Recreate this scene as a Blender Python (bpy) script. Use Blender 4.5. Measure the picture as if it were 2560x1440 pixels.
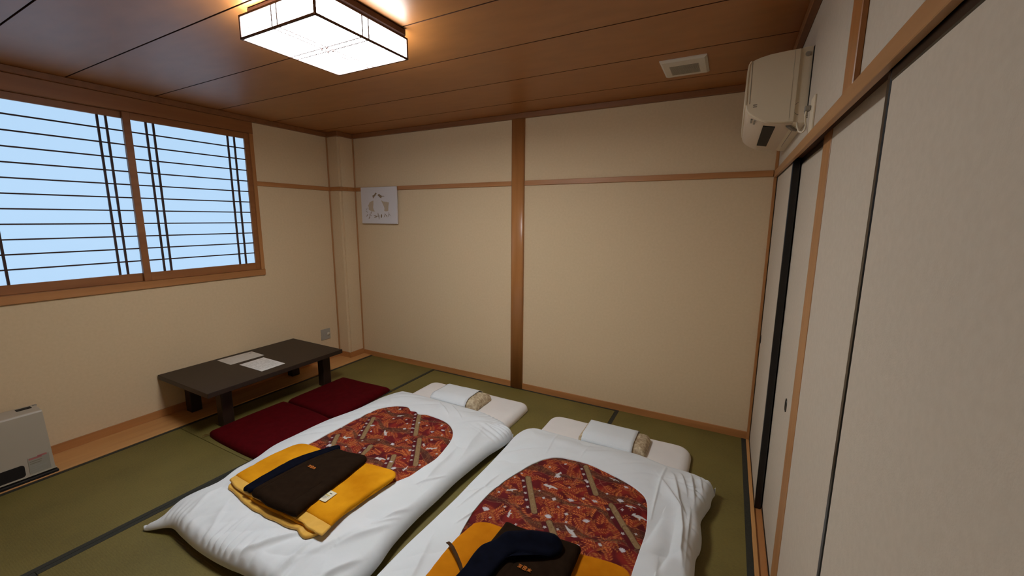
import bpy, bmesh, math, random
import numpy as np
from mathutils import Vector, Matrix

for o in list(bpy.data.objects): bpy.data.objects.remove(o, do_unlink=True)
S = bpy.context.scene
COL = S.collection
random.seed(7)

# ------------------------------------------------------------ camera
cam_d = bpy.data.cameras.new('camera'); cam = bpy.data.objects.new('camera', cam_d); COL.objects.link(cam)
S.camera = cam
CX, CY, CZ = 3.6535, -3.0615, 1.4927
yaw, pitch, roll = 0.4889, -0.1608, 0.006
f = Vector((-math.sin(yaw)*math.cos(pitch), math.cos(yaw)*math.cos(pitch), math.sin(pitch)))
rt = Vector((math.cos(yaw), math.sin(yaw), 0)); up = rt.cross(f)
r2 = rt*math.cos(roll)+up*math.sin(roll); u2 = up*math.cos(roll)-rt*math.sin(roll)
cam.matrix_world = Matrix(((r2.x, u2.x, -f.x, CX), (r2.y, u2.y, -f.y, CY), (r2.z, u2.z, -f.z, CZ), (0, 0, 0, 1)))
cam_d.sensor_fit = 'HORIZONTAL'; cam_d.sensor_width = 36.0
cam_d.lens = 1017.2*36.0/2560
cam_d.shift_x = -0.56/2560; cam_d.shift_y = -9.54/2560
cam_d.clip_start = 0.02

# ------------------------------------------------------------ light levels
LAMP = 51.0            # radiance of the lamp's shade
WINDOW = 0.93          # radiance of the daylit window paper
W = bpy.data.worlds.new('world'); S.world = W; W.use_nodes = True
W.node_tree.nodes['Background'].inputs[0].default_value = (0.6, 0.75, 1, 1)
W.node_tree.nodes['Background'].inputs[1].default_value = 0.3
S.view_settings.view_transform = 'Standard'; S.view_settings.look = 'None'
S.view_settings.exposure = 0.0; S.view_settings.gamma = 1.0
S.view_settings.use_curve_mapping = False

# ------------------------------------------------------------ materials
def mat_base(name):
    m = bpy.data.materials.new(name); m.use_nodes = True
    nt = m.node_tree; b = nt.nodes['Principled BSDF']
    return m, nt, b
def setspec(b, v):
    b.inputs['Specular IOR Level'].default_value = v
def noise_mat(name, c1, c2, scale=8, rough=0.6, bump=0.0, bscale=200, stretch=(1,1,1), spec=0.5, detail=4, sheen=0, bdist=0.002):
    m, nt, b = mat_base(name); N = nt.nodes; L = nt.links
    tc = N.new('ShaderNodeTexCoord'); mp = N.new('ShaderNodeMapping'); mp.inputs['Scale'].default_value = stretch
    L.new(tc.outputs['Object'], mp.inputs['Vector'])
    n = N.new('ShaderNodeTexNoise'); n.inputs['Scale'].default_value = scale; n.inputs['Detail'].default_value = detail
    L.new(mp.outputs[0], n.inputs['Vector'])
    r = N.new('ShaderNodeValToRGB'); r.color_ramp.elements[0].position = .3; r.color_ramp.elements[1].position = .7
    r.color_ramp.elements[0].color = (*c1, 1); r.color_ramp.elements[1].color = (*c2, 1)
    L.new(n.outputs[0], r.inputs[0]); L.new(r.outputs[0], b.inputs['Base Color'])
    b.inputs['Roughness'].default_value = rough; setspec(b, spec)
    if sheen: b.inputs['Sheen Weight'].default_value = sheen
    if bump:
        n2 = N.new('ShaderNodeTexNoise'); n2.inputs['Scale'].default_value = bscale; n2.inputs['Detail'].default_value = 3
        L.new(mp.outputs[0], n2.inputs['Vector'])
        bp = N.new('ShaderNodeBump'); bp.inputs['Strength'].default_value = bump; bp.inputs['Distance'].default_value = bdist
        L.new(n2.outputs[0], bp.inputs['Height']); L.new(bp.outputs[0], b.inputs['Normal'])
    return m
def plain(name, c, rough=.5, spec=.5, metal=0):
    m, nt, b = mat_base(name); b.inputs['Base Color'].default_value = (*c, 1)
    b.inputs['Roughness'].default_value = rough; setspec(b, spec); b.inputs['Metallic'].default_value = metal
    return m
def emit(name, c, s, base=(.8,.8,.8)):
    m, nt, b = mat_base(name); b.inputs['Base Color'].default_value = (*base, 1)
    b.inputs['Emission Color'].default_value = (*c, 1); b.inputs['Emission Strength'].default_value = s
    b.inputs['Roughness'].default_value = .6
    return m
def weave(name, c1, c2, axis, period=.0045, rough=.6, bump=.3):
    """tatami: ribs of rush running across the mat"""
    m, nt, b = mat_base(name); N = nt.nodes; L = nt.links
    tc = N.new('ShaderNodeTexCoord')
    n = N.new('ShaderNodeTexNoise'); n.inputs['Scale'].default_value = 60; n.inputs['Detail'].default_value = 5
    mp = N.new('ShaderNodeMapping'); mp.inputs['Scale'].default_value = (1, 12, 1) if axis == 'x' else (12, 1, 1)
    L.new(tc.outputs['Object'], mp.inputs[0]); L.new(mp.outputs[0], n.inputs['Vector'])
    n3 = N.new('ShaderNodeTexNoise'); n3.inputs['Scale'].default_value = 2.2; L.new(tc.outputs['Object'], n3.inputs['Vector'])
    ad = N.new('ShaderNodeMath'); ad.operation = 'ADD'; L.new(n.outputs[0], ad.inputs[0])
    ml = N.new('ShaderNodeMath'); ml.operation = 'MULTIPLY'; ml.inputs[1].default_value = .8
    L.new(n3.outputs[0], ml.inputs[0]); L.new(ml.outputs[0], ad.inputs[1])
    r = N.new('ShaderNodeValToRGB'); r.color_ramp.elements[0].position = .6; r.color_ramp.elements[1].position = 1.2
    r.color_ramp.elements[0].color = (*c1, 1); r.color_ramp.elements[1].color = (*c2, 1)
    L.new(ad.outputs[0], r.inputs[0]); L.new(r.outputs[0], b.inputs['Base Color'])
    w = N.new('ShaderNodeTexWave'); w.wave_type = 'BANDS'; w.bands_direction = 'Y' if axis == 'x' else 'X'
    w.inputs['Scale'].default_value = 1/period/6.283; L.new(tc.outputs['Object'], w.inputs['Vector'])
    bp = N.new('ShaderNodeBump'); bp.inputs['Strength'].default_value = bump; bp.inputs['Distance'].default_value = .001
    L.new(w.outputs[1], bp.inputs['Height']); L.new(bp.outputs[0], b.inputs['Normal'])
    b.inputs['Roughness'].default_value = rough
    return m
def wood(name, c1, c2, axis='z', rough=.45, scale=5.0, spec=.5):
    st = {'x': (.12, 1.6, 1.6), 'y': (1.6, .12, 1.6), 'z': (1.6, 1.6, .12)}[axis]
    return noise_mat(name, c1, c2, scale*3, rough, .12, 60, st, spec, 6, bdist=.001)

M = {}
M['wall'] = noise_mat('wallpaper_beige', (.665,.505,.315), (.70,.535,.34), 60, .85, .2, 260, spec=.2)
M['panel'] = noise_mat('fusuma_paper', (.555,.475,.375), (.59,.508,.405), 70, .8, .2, 300, (1,1,1), spec=.25)
TW1, TW2 = (.37,.150,.044), (.48,.208,.068)
M['wx'] = wood('trim_wood_x', TW1, TW2, 'x'); M['wy'] = wood('trim_wood_y', TW1, TW2, 'y'); M['wz'] = wood('trim_wood_z', TW1, TW2, 'z', .3)
M['wlight'] = wood('floor_board_wood', (.52,.25,.085), (.60,.31,.11), 'y', .45, 5, .3)
M['wdark'] = wood('cornice_wood', (.20,.072,.020), (.26,.098,.030), 'x', .5)
M['sash'] = wood('sash_wood', (.26,.092,.024), (.33,.125,.035), 'y', .45)
M['groove'] = plain('dark_wood_and_shade', (.07,.026,.010), .7, .2)  # dark wood; also paints shade into the board grooves and door head
M['ceil'] = noise_mat('ceiling_board_wood', (.335,.122,.026), (.385,.145,.034), 10, .41, .02, 300, (.6,1.6,1), .8, 5)
M['tat_y'] = weave('tatami_long_y', (.105,.080,.016), (.175,.135,.031), 'x')
M['tat_x'] = weave('tatami_long_x', (.105,.080,.016), (.175,.135,.031), 'y')
M['band'] = noise_mat('tatami_border_cloth', (.016,.017,.012), (.028,.028,.02), 120, .7, .2, 500)
M['table'] = noise_mat('dark_table_laminate', (.022,.011,.0065), (.028,.0145,.009), 12, .42, .03, 200, (1,8,1), .3)
M['cotton'] = noise_mat('white_cotton', (.695,.725,.745), (.73,.76,.78), 5, .85, .12, 700, spec=.2)
M['cotton2'] = noise_mat('mattress_cotton', (.76,.725,.70), (.80,.765,.74), 6, .9, .15, 600, spec=.2)
M['red'] = noise_mat('crimson_cushion', (.062,.0012,.0026), (.080,.0016,.0036), 30, .9, .3, 500, spec=.06)
M['tassel'] = plain('ochre_thread', (.16,.09,.03), .9, .1)
M['yellow'] = noise_mat('yellow_fleece', (.54,.20,.004), (.74,.325,.011), 7, .95, .4, 350, spec=.05)
M['yellow2'] = noise_mat('amber_fleece', (.44,.135,.003), (.60,.21,.007), 9, .95, .4, 350, spec=.05)
M['satin'] = noise_mat('pale_yellow_binding', (.66,.36,.055), (.76,.44,.08), 20, .6, .2, 200, spec=.3)
M['brown'] = noise_mat('dark_brown_robe', (.0145,.0075,.0038), (.019,.0102,.0052), 40, .9, .25, 600, spec=.04)
M['brown2'] = noise_mat('brown_strap', (.05,.024,.010), (.07,.034,.014), 40, .9, .2, 500, spec=.1)
M['navy'] = noise_mat('navy_sash', (.0018,.0022,.0058), (.003,.004,.011), 30, .85, .2, 500, spec=.06)
M['orange'] = plain('orange_thread', (.55,.17,.03), .8, .2)
M['tag'] = plain('cream_tag', (.72,.66,.48), .7, .2)
M['tagy'] = plain('tag_yellow', (.55,.43,.12), .7, .2)
M['ink'] = plain('black_ink', (.015,.013,.012), .6, .2)
M['greyink'] = plain('grey_ink', (.33,.31,.27), .7, .2)
M['faint'] = plain('faint_ink', (.58,.55,.50), .7, .2)
M['beam'] = wood('beam_wood', (.38,.185,.070), (.48,.245,.098), 'y', .4)
M['beamz'] = wood('post_wood', (.38,.175,.064), (.48,.235,.092), 'z', .42)
M['paper'] = noise_mat('printed_paper', (.60,.56,.50), (.64,.60,.54), 10, .7, 0)
M['paper2'] = noise_mat('white_paper', (.74,.71,.67), (.77,.74,.70), 10, .6, 0)
M['black'] = plain('black_lacquer', (.006,.005,.005), .28, .5)
M['acw'] = noise_mat('aircon_plastic', (.76,.66,.49), (.78,.68,.51), 3, .42, .03, 600)
M['acu'] = plain('aircon_underside_plastic', (.70,.58,.45), .45)
M['acgrey'] = plain('grey_pad', (.30,.27,.22), .7)
M['vent'] = plain('vent_plastic', (.66,.60,.50), .45)
M['ventslot'] = plain('vent_shadow', (.22,.19,.15), .8, .1)
M['ventslat'] = plain('vent_slat_plastic', (.44,.39,.31), .5)
M['heater'] = noise_mat('heater_enamel', (.41,.355,.28), (.43,.375,.30), 3, .4, .02, 500)
M['pink'] = plain('pink_label_header', (.42,.14,.13), .7)
M['label'] = plain('label_paper', (.30,.28,.23), .7)
M['outlet'] = plain('brushed_outlet_plate', (.36,.33,.28), .4)
M['knob'] = plain('ivory_plastic', (.75,.68,.55), .4)
M['art'] = noise_mat('white_canvas', (.66,.62,.62), (.69,.65,.65), 4, .8, .1, 300, spec=.2)
M['artcut'] = plain('beige_cut_paper', (.50,.39,.28), .8, .2)
M['artcut2'] = plain('dark_cut_paper', (.26,.18,.11), .8, .2)  # darker beige pieces of the cut-paper picture
M['lampwood'] = plain('lamp_frame_wood', (.055,.018,.010), .5, .3)
M['lampglow'] = emit('lamp_shade_glow', (.95, .985, 1.0), LAMP)
M['lampside'] = emit('lamp_side_glow', (.95, .985, 1.0), LAMP*.38)
M['winpaper'] = emit('window_paper_daylight', (.48,.725,1.0), WINDOW, (.10,.10,.10))
M['muntin'] = plain('dark_muntin_wood', (.05,.022,.018), .6, .3)
M['pilfab'] = noise_mat('floral_pillow_cloth', (.34,.24,.15), (.66,.56,.38), 55, .85, .2, 400, (1,1,1), .2, 3)
# print on the quilts: read from a colour attribute holding the print
def print_mat():
    m, nt, b = mat_base('printed_quilt_cloth'); N = nt.nodes; L = nt.links
    a = N.new('ShaderNodeAttribute'); a.attribute_name = 'print'
    n = N.new('ShaderNodeTexNoise'); n.inputs['Scale'].default_value = 300
    mx = N.new('ShaderNodeMixRGB'); mx.blend_type = 'MULTIPLY'; mx.inputs[0].default_value = .35
    L.new(a.outputs['Color'], mx.inputs[1]); L.new(n.outputs[0], mx.inputs[2]); L.new(mx.outputs[0], b.inputs['Base Color'])
    b.inputs['Roughness'].default_value = .8; setspec(b, .2)
    return m
M['print'] = print_mat()

# ------------------------------------------------------------ object helpers
def meta(o, label=None, cat=None, group=None, kind=None):
    if label: o['label'] = label
    if cat: o['category'] = cat
    if group: o['group'] = group
    if kind: o['kind'] = kind
    return o
def link(name, me, mat=None, parent=None):
    o = bpy.data.objects.new(name, me); COL.objects.link(o)
    if mat is not None and len(me.materials) == 0: me.materials.append(mat)
    if parent is not None: o.parent = parent
    return o
def empty(name, loc=(0,0,0)):
    o = bpy.data.objects.new(name, None); COL.objects.link(o); o.location = loc; o.empty_display_size = .05
    return o
def under(o, parent):
    """parent with world placement kept (parents are only translated)"""
    o.parent = parent; o.location = Vector(o.location) - Vector(parent.location)
    return o
def bm_obj(name, bm, mat, parent=None, smooth=False):
    me = bpy.data.meshes.new(name); bmesh.ops.recalc_face_normals(bm, faces=bm.faces); bm.to_mesh(me); bm.free()
    if smooth:
        for p in me.polygons: p.use_smooth = True
    o = link(name, me, mat)
    if parent is not None: under(o, parent)
    return o
def add_box(bm, lo, hi, bev=0, seg=1):
    lo = [min(a, b) for a, b in zip(lo, hi)], [max(a, b) for a, b in zip(lo, hi)]
    a, b = lo
    vs = [bm.verts.new((x, y, z)) for x in (a[0], b[0]) for y in (a[1], b[1]) for z in (a[2], b[2])]
    fs = [(0,1,3,2), (4,6,7,5), (0,4,5,1), (2,3,7,6), (0,2,6,4), (1,5,7,3)]
    faces = [bm.faces.new([vs[i] for i in q]) for q in fs]
    if bev:
        es = list({e for fc in faces for e in fc.edges})
        bmesh.ops.bevel(bm, geom=es, offset=bev, segments=seg, affect='EDGES', profile=.7)
def box(name, lo, hi, mat, parent=None, bev=0, seg=1):
    """box whose object origin is its centre bottom"""
    c = Vector(((lo[0]+hi[0])/2, (lo[1]+hi[1])/2, min(lo[2], hi[2])))
    bm = bmesh.new(); add_box(bm, [lo[i]-c[i] for i in range(3)], [hi[i]-c[i] for i in range(3)], bev, seg)
    me = bpy.data.meshes.new(name); bmesh.ops.recalc_face_normals(bm, faces=bm.faces); bm.to_mesh(me); bm.free()
    o = link(name, me, mat); o.location = c
    if parent is not None: under(o, parent)
    return o
def struct(o): o['kind'] = 'structure'; return o
def prism(bm, pts, lo, hi, axis='y'):
    """closed polygon pts (2-D) swept along axis"""
    def P(p, t):
        return {'y': (p[0], t, p[1]), 'x': (t, p[0], p[1]), 'z': (p[0], p[1], t)}[axis]
    A = [bm.verts.new(P(p, lo)) for p in pts]; B = [bm.verts.new(P(p, hi)) for p in pts]
    n = len(pts)
    for i in range(n): bm.faces.new((A[i], A[(i+1) % n], B[(i+1) % n], B[i]))
    bm.faces.new(A); bm.faces.new(B[::-1])
def tube(bm, pts, r, n=8):
    pts = [Vector(p) for p in pts]; rings = []
    rr = r if isinstance(r, (list, tuple)) else [r]*len(pts)
    for i, p in enumerate(pts):
        d = (pts[min(i+1, len(pts)-1)]-pts[max(i-1, 0)]).normalized()
        a = d.cross(Vector((0, 0, 1))); a = a.normalized() if a.length > .05 else Vector((1, 0, 0)); b = d.cross(a)
        rings.append([bm.verts.new(p+(a*math.cos(t)+b*math.sin(t))*rr[i]) for t in [k*2*math.pi/n for k in range(n)]])
    for i in range(len(rings)-1):
        for k in range(n): bm.faces.new((rings[i][k], rings[i][(k+1) % n], rings[i+1][(k+1) % n], rings[i+1][k]))
    bm.faces.new(rings[0]); bm.faces.new(rings[-1][::-1])
def np_mesh(name, V, F, smooth=True):
    me = bpy.data.meshes.new(name); V = np.asarray(V, np.float32); F = np.asarray(F, np.int32)
    me.vertices.add(len(V)); me.vertices.foreach_set('co', V.ravel())
    k = F.shape[1]
    me.loops.add(F.size); me.loops.foreach_set('vertex_index', F.ravel())
    me.polygons.add(len(F)); me.polygons.foreach_set('loop_start', np.arange(0, F.size, k, dtype=np.int32))
    me.polygons.foreach_set('use_smooth', np.full(len(F), smooth))
    me.update(calc_edges=True); me.validate(); return me

# ------------------------------------------------------------ numpy helpers for cloth
def vnoise(x, y, seed=0):
    xi = np.floor(x).astype(np.int64); yi = np.floor(y).astype(np.int64); fx = x-xi; fy = y-yi
    def h(a, b):
        n = (a*374761393+b*668265263+seed*974634777) & 0xffffffff
        n = ((n ^ (n >> 13))*1274126177) & 0xffffffff
        return ((n ^ (n >> 16)) & 0xffff)/65535.0
    u = fx*fx*(3-2*fx); v = fy*fy*(3-2*fy)
    return (h(xi, yi)*(1-u)+h(xi+1, yi)*u)*(1-v)+(h(xi, yi+1)*(1-u)+h(xi+1, yi+1)*u)*v-.5
def fbm(x, y, s, seed=0, oct=3):
    r = 0; a = 1.0
    for k in range(oct): r = r+a*vnoise(x*s*2**k, y*s*2**k, seed+k*17); a *= .5
    return r
def segdist(x, y, pts, closed=False):
    """distance to a polyline and the fraction along it"""
    P = np.asarray(pts, float)
    if closed: P = np.vstack([P, P[:1]])
    best = np.full(x.shape, 1e9); tb = np.zeros(x.shape); side = np.zeros(x.shape); L = len(P)-1
    for i in range(L):
        a, b = P[i], P[i+1]; d = b-a; l2 = d@d+1e-12
        t = np.clip(((x-a[0])*d[0]+(y-a[1])*d[1])/l2, 0, 1)
        ex = x-a[0]-t*d[0]; ey = y-a[1]-t*d[1]; q = np.hypot(ex, ey); m = q < best
        best = np.where(m, q, best); tb = np.where(m, (i+t)/L, tb)
        side = np.where(m, np.sign(d[0]*(y-a[1])-d[1]*(x-a[0])), side)
    return best, tb, side
def inside(x, y, P):
    P = np.asarray(P, float); c = np.zeros(x.shape, bool); n = len(P)
    for i in range(n):
        a, b = P[i], P[(i+1) % n]
        if a[1] == b[1]: continue
        c ^= ((a[1] > y) != (b[1] > y)) & (x < (b[0]-a[0])*(y-a[1])/(b[1]-a[1])+a[0])
    return c
def spline_closed(pts, n, sharp=()):
    """closed Catmull-Rom resampled by arc length"""
    P = np.asarray(pts, float); m = len(P); out = []
    for i in range(m):
        p0, p1, p2, p3 = P[i-1], P[i], P[(i+1) % m], P[(i+2) % m]
        if i in sharp: p0 = p1*2-p2
        if (i+1) % m in sharp: p3 = p2*2-p1
        for t in np.linspace(0, 1, 24, endpoint=False):
            out.append(.5*(2*p1+(p2-p0)*t+(2*p0-5*p1+4*p2-p3)*t*t+(3*p1-p0-3*p2+p3)*t**3))
    out = np.array(out+[out[0]]); s = np.r_[0, np.cumsum(np.hypot(*np.diff(out, axis=0).T))]
    q = np.linspace(0, s[-1], n, endpoint=False)
    return np.c_[np.interp(q, s, out[:, 0]), np.interp(q, s, out[:, 1])]
def roundrect(x0, y0, x1, y1, r, n=240, wob=0, seed=0):
    a = []
    for cx, cy, t0 in ((x1-r, y1-r, 0), (x0+r, y1-r, 90), (x0+r, y0+r, 180), (x1-r, y0+r, 270)):
        for k in range(9):
            t = math.radians(t0+k*90/8); a.append((cx+r*math.cos(t), cy+r*math.sin(t)))
    a = np.array(a+[a[0]]); s = np.r_[0, np.cumsum(np.hypot(*np.diff(a, axis=0).T))]
    q = np.linspace(0, s[-1], n, endpoint=False); P = np.c_[np.interp(q, s, a[:, 0]), np.interp(q, s, a[:, 1])]
    if wob:
        c = P.mean(0); P = c+(P-c)*(1+wob*fbm(P[:, 0], P[:, 1], 6, seed)[:, None])
    return P
def cloth_ring(name, O, top, bot, mat, parent=None, hole=None, K=60, power=1.5, edge=.004, lip=.006, center=None, bulge=0.0):
    """closed cloth body over outline O: z from top(x,y,d) and bot(x,y); optional hole outline (matched by angle)"""
    n = len(O); c = np.asarray(center if center is not None else O.mean(0), float)
    if hole is not None:
        c = np.asarray(hole, float).mean(0)
        ha = np.arctan2(hole[:, 1]-c[1], hole[:, 0]-c[0]); hr = np.hypot(hole[:, 0]-c[0], hole[:, 1]-c[1])
        o = np.argsort(ha); ha, hr = ha[o], hr[o]
        ha = np.r_[ha-2*np.pi, ha, ha+2*np.pi]; hr = np.r_[hr, hr, hr]
        oa = np.arctan2(O[:, 1]-c[1], O[:, 0]-c[0]); rr = np.interp(oa, ha, hr)
        I = np.c_[c[0]+rr*np.cos(oa), c[1]+rr*np.sin(oa)]
    else: I = np.repeat(c[None], n, 0)
    us = (np.arange(K+1)/K)**power
    if hole is None: us[-1] = .995
    X = O[None, :, 0]+(I[None, :, 0]-O[None, :, 0])*us[:, None]; Y = O[None, :, 1]+(I[None, :, 1]-O[None, :, 1])*us[:, None]
    d, _, _ = segdist(X, Y, O[::max(1, n//160)], True); d[0] = 0
    Z = top(X, Y, d)
    Bz = bot(X, Y); Z = np.maximum(Z, Bz+edge*.5)
    V = [np.stack([X, Y, Z], -1).reshape(-1, 3)]; F = []
    def strip(a, b):
        i = np.arange(n); j = (i+1) % n; F.append(np.c_[a+i, a+j, b+j, b+i])
    for k in range(K): strip(k*n, (k+1)*n)
    cnt = (K+1)*n; last = K*n
    if hole is not None:
        V.append(np.c_[I, Z[-1]-lip]); strip(last, cnt); lastr = cnt; cnt += n
    # underside
    ub = us[::2] if K % 2 == 0 else np.r_[us[::2], us[-1]]; prev = 0
    rev = []
    for q, u in enumerate(ub):
        xx = O[:, 0]+(I[:, 0]-O[:, 0])*u; yy = O[:, 1]+(I[:, 1]-O[:, 1])*u; zz = bot(xx, yy)
        V.append(np.c_[xx, yy, zz]); i = np.arange(n); j = (i+1) % n
        rev.append(np.c_[prev+i, cnt+i, cnt+j, prev+j]); prev = cnt; cnt += n
    F += rev
    F = np.vstack(F)
    me = np_mesh(name, np.vstack(V), F)
    o = link(name, me, mat)
    if parent is not None: under(o, parent)
    return o
def ss(a, b, x):
    t = np.clip((x-a)/(b-a), 0, 1); return t*t*(3-2*t)
def roundoff(d, r):
    return np.sqrt(np.clip(1-(1-np.clip(d/r, 0, 1))**2, 0, 1))

# =================================================================== ROOM SHELL
WX = 3.88; HC = 2.3185; HW = 2.2785; YB = -4.3   # right wall, ceiling, wall top under the cornice, wall behind the camera
XE = .278                                       # edge of the raised boards by the window wall

# ---- walls
def wall(name, boxes, mat):
    bm = bmesh.new()
    for lo, hi in boxes: add_box(bm, lo, hi)
    return struct(bm_obj(name, bm, mat))
WY0, WY1, WZ0, WZ1 = -2.573, -.914, .982, HW     # window opening with its casing
wall('wall_left', [((-.12, YB, 0), (0, WY0, HC)), ((-.12, WY1, 0), (0, 0, HC)), ((-.12, WY0, 0), (0, WY1, WZ0)), ((-.12, WY0, WZ1), (0, WY1, HC))], M['wall'])
wall('wall_back', [((-.12, 0, 0), (WX+.12, .12, HC))], M['wall'])
wall('wall_right', [((WX, YB, 1.775), (WX+.12, 0, HC)), ((3.907, YB, 0), (3.99, -1.435, 1.775)), ((3.97, -1.435, 0), (3.99, 0, 1.775))], M['panel'])
wall('wall_front', [((-.12, YB-.12, 0), (WX+.12, YB, HC))], M['wall'])
# corner column boxed in wallpaper
bm = bmesh.new(); add_box(bm, (0, -.182, 0), (.165, 0, HW))
es = [e for e in bm.edges if abs(e.verts[0].co.x-.165) < 1e-4 and abs(e.verts[1].co.x-.165) < 1e-4 and abs(e.verts[0].co.y+.182) < 1e-4 and abs(e.verts[1].co.y+.182) < 1e-4]
bmesh.ops.bevel(bm, geom=es, offset=.022, segments=10, affect='EDGES')
col_o = struct(bm_obj('wall_column', bm, M['wall']))


# ---- ceiling of wide boards with V grooves
ceil = struct(box('ceiling', (-.12, YB, HC+.012), (WX+.12, .12, HC+.06), M['groove']))
gy = [0, -.30, -.737, -1.173, -1.577, -2.015, -2.404, -2.84, -3.27, -3.70, YB]
for a, b in zip(gy[:-1], gy[1:]):
    hi, lo = a-.0028, b+.0028
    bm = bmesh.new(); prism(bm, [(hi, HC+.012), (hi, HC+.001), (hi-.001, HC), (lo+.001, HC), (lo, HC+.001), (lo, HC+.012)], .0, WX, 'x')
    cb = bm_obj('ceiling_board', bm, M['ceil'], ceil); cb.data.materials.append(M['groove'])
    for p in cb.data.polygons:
        if abs(p.normal.y) > .3: p.material_index = 1  # groove sides coloured dark, the shade of the joint painted in
# cornices
def cornice(name, lo, hi): return struct(box(name, lo, hi, M['wdark'], bev=.003))
cornice('trim_1', (0, -.03, HW), (WX, 0, HC)); cornice('trim_2', (0, YB, HW), (.03, -.03, HC)); cornice('trim_3', (WX-.03, YB, HW), (WX, -.03, HC))
cornice('trim_4', (.03, -.212, HW), (.195, -.03, HC))

# ---- picture rails, pillar, battens
t = struct(box('trim_5', (.177, -.012, 1.757), (2.021, 0, 1.795), M['wx'], bev=.002))
t = struct(box('trim_6', (2.137, -.012, 1.757), (WX-.02, 0, 1.795), M['wx'], bev=.002))
struct(box('trim_7', (0, WY1, 1.757), (.012, -.182, 1.795), M['wy'], bev=.002))
bm = bmesh.new(); add_box(bm, (0, -.194, 1.757), (.177, -.182, 1.795), .001); add_box(bm, (.165, -.182, 1.757), (.177, 0, 1.795), .001)
struct(bm_obj('trim_8', bm, M['wx']))
# pillar: slightly crowned, polished
bm = bmesh.new(); px0, px1 = 2.021, 2.135
pts = [(px0, 0)] + [(px0+(px1-px0)*k/10, -.016-.007*math.sin(math.pi*k/10)**.6) for k in range(11)] + [(px1, 0)]
prism(bm, pts, 0, HW, 'z'); pil = struct(bm_obj('trim_9', bm, M['wz']))
for p in pil.data.polygons: p.use_smooth = abs(p.normal.z) < .5 and p.normal.y < -.5
struct(box('trim_10', (0, -.194, .061), (.012, -.182, HW), M['beamz'], bev=.0015))
struct(box('trim_11', (.165, -.012, .052), (.177, 0, HW), M['beamz'], bev=.0015))
struct(box('trim_12', (3.862, -.014, 0), (3.8795, 0, HW), M['wz'], bev=.002))

# ---- baseboards
bm = bmesh.new(); add_box(bm, (.175, -.01, 0), (2.021, 0, .052), .001); add_box(bm, (2.135, -.01, 0), (3.862, 0, .052), .001)
struct(bm_obj('baseboard_back', bm, M['wx']))
bm = bmesh.new(); add_box(bm, (0, YB, .008), (.010, -.19, .065), .001); add_box(bm, (0, -.192, .008), (.175, -.182, .065), .001); add_box(bm, (.165, -.182, .008), (.175, -.0, .065), .001)
struct(bm_obj('baseboard_left', bm, M['wy']))

# ---- floor: sub floor, raised boards beside the window wall, tatami mats
floor = struct(box('floor', (-.12, YB, -.08), (3.99, .12, -.03), M['groove']))
for y0, y1 in ((YB, 0),):
    box('floor_plank', (.0, y0, -.03), (XE, y1, .008), M['wlight'], floor, bev=.002)
XS1, XS2, XR = 1.168, 2.963, 3.860
def tatami(x0, y0, x1, y1, along):
    g = .0012; bw = .028
    wl = Vector(((x0+x1)/2, (y0+y1)/2, -.03))
    mat_o = box('tatami_mat', (x0+g, y0+g, -.03), (x1-g, y1-g, 0), M['tat_y'] if along == 'y' else M['tat_x'], floor, bev=.002)
    for s in (0, 1):
        if along == 'y': lo, hi = ((x0+g, y0+g, -.002), (x0+bw, y1-g, .0012)) if s == 0 else ((x1-bw, y0+g, -.002), (x1-g, y1-g, .0012))
        else: lo, hi = ((x0+g, y0+g, -.002), (x1-g, y0+bw, .0012)) if s == 0 else ((x0+g, y1-bw, -.002), (x1-g, y1-g, .0012))
        b = box('cloth_border', lo, hi, M['band'])
        b.location = Vector(b.location)-wl; b.parent = mat_o
tatami(XE, -1.788, XS1, 0, 'y'); tatami(XE, -3.60, XS1, -1.788, 'y')
tatami(XS1, -.892, XS2, 0, 'x'); tatami(XS1, -2.680, 2.066, -.892, 'y'); tatami(2.066, -2.680, XS2, -.892, 'y'); tatami(XS1, -3.60, XS2, -2.680, 'x')
tatami(XS2, -1.79, XR, 0, 'y'); tatami(XS2, -3.60, XR, -1.79, 'y')
tatami(XE, YB, XR, -3.60, 'x')
# sliding-door sill with two tracks
bm = bmesh.new(); add_box(bm, (XR, YB, -.03), (3.8785, 0, .003), .0015)
struct(bm_obj('trim_13', bm, M['wlight']))
bm = bmesh.new(); add_box(bm, (3.8785, -1.44, -.03), (3.97, 0, -.008)); add_box(bm, (3.9085, -1.44, -.01), (3.9115, 0, .0))
struct(bm_obj('trim_14', bm, M['wy']))
# long beam over the doors, door head behind it, post above, post below
struct(box('trim_15', (3.862, YB, 1.752), (3.8775, 0, 1.790), M['beam'], bev=.0015))
struct(box('trim_16', (3.8775, YB, 1.772), (3.97, 0, 1.80), M['groove']))  # dark colour stands in for the deep shade behind the beam
struct(box('trim_17', (3.867, -1.842, 1.790), (WX, -1.745, HW), M['wz'], bev=.002))
struct(box('trim_18', (3.905, -1.436, 0), (3.96, -1.308, 1.772), M['beamz'], bev=.001))

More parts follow.
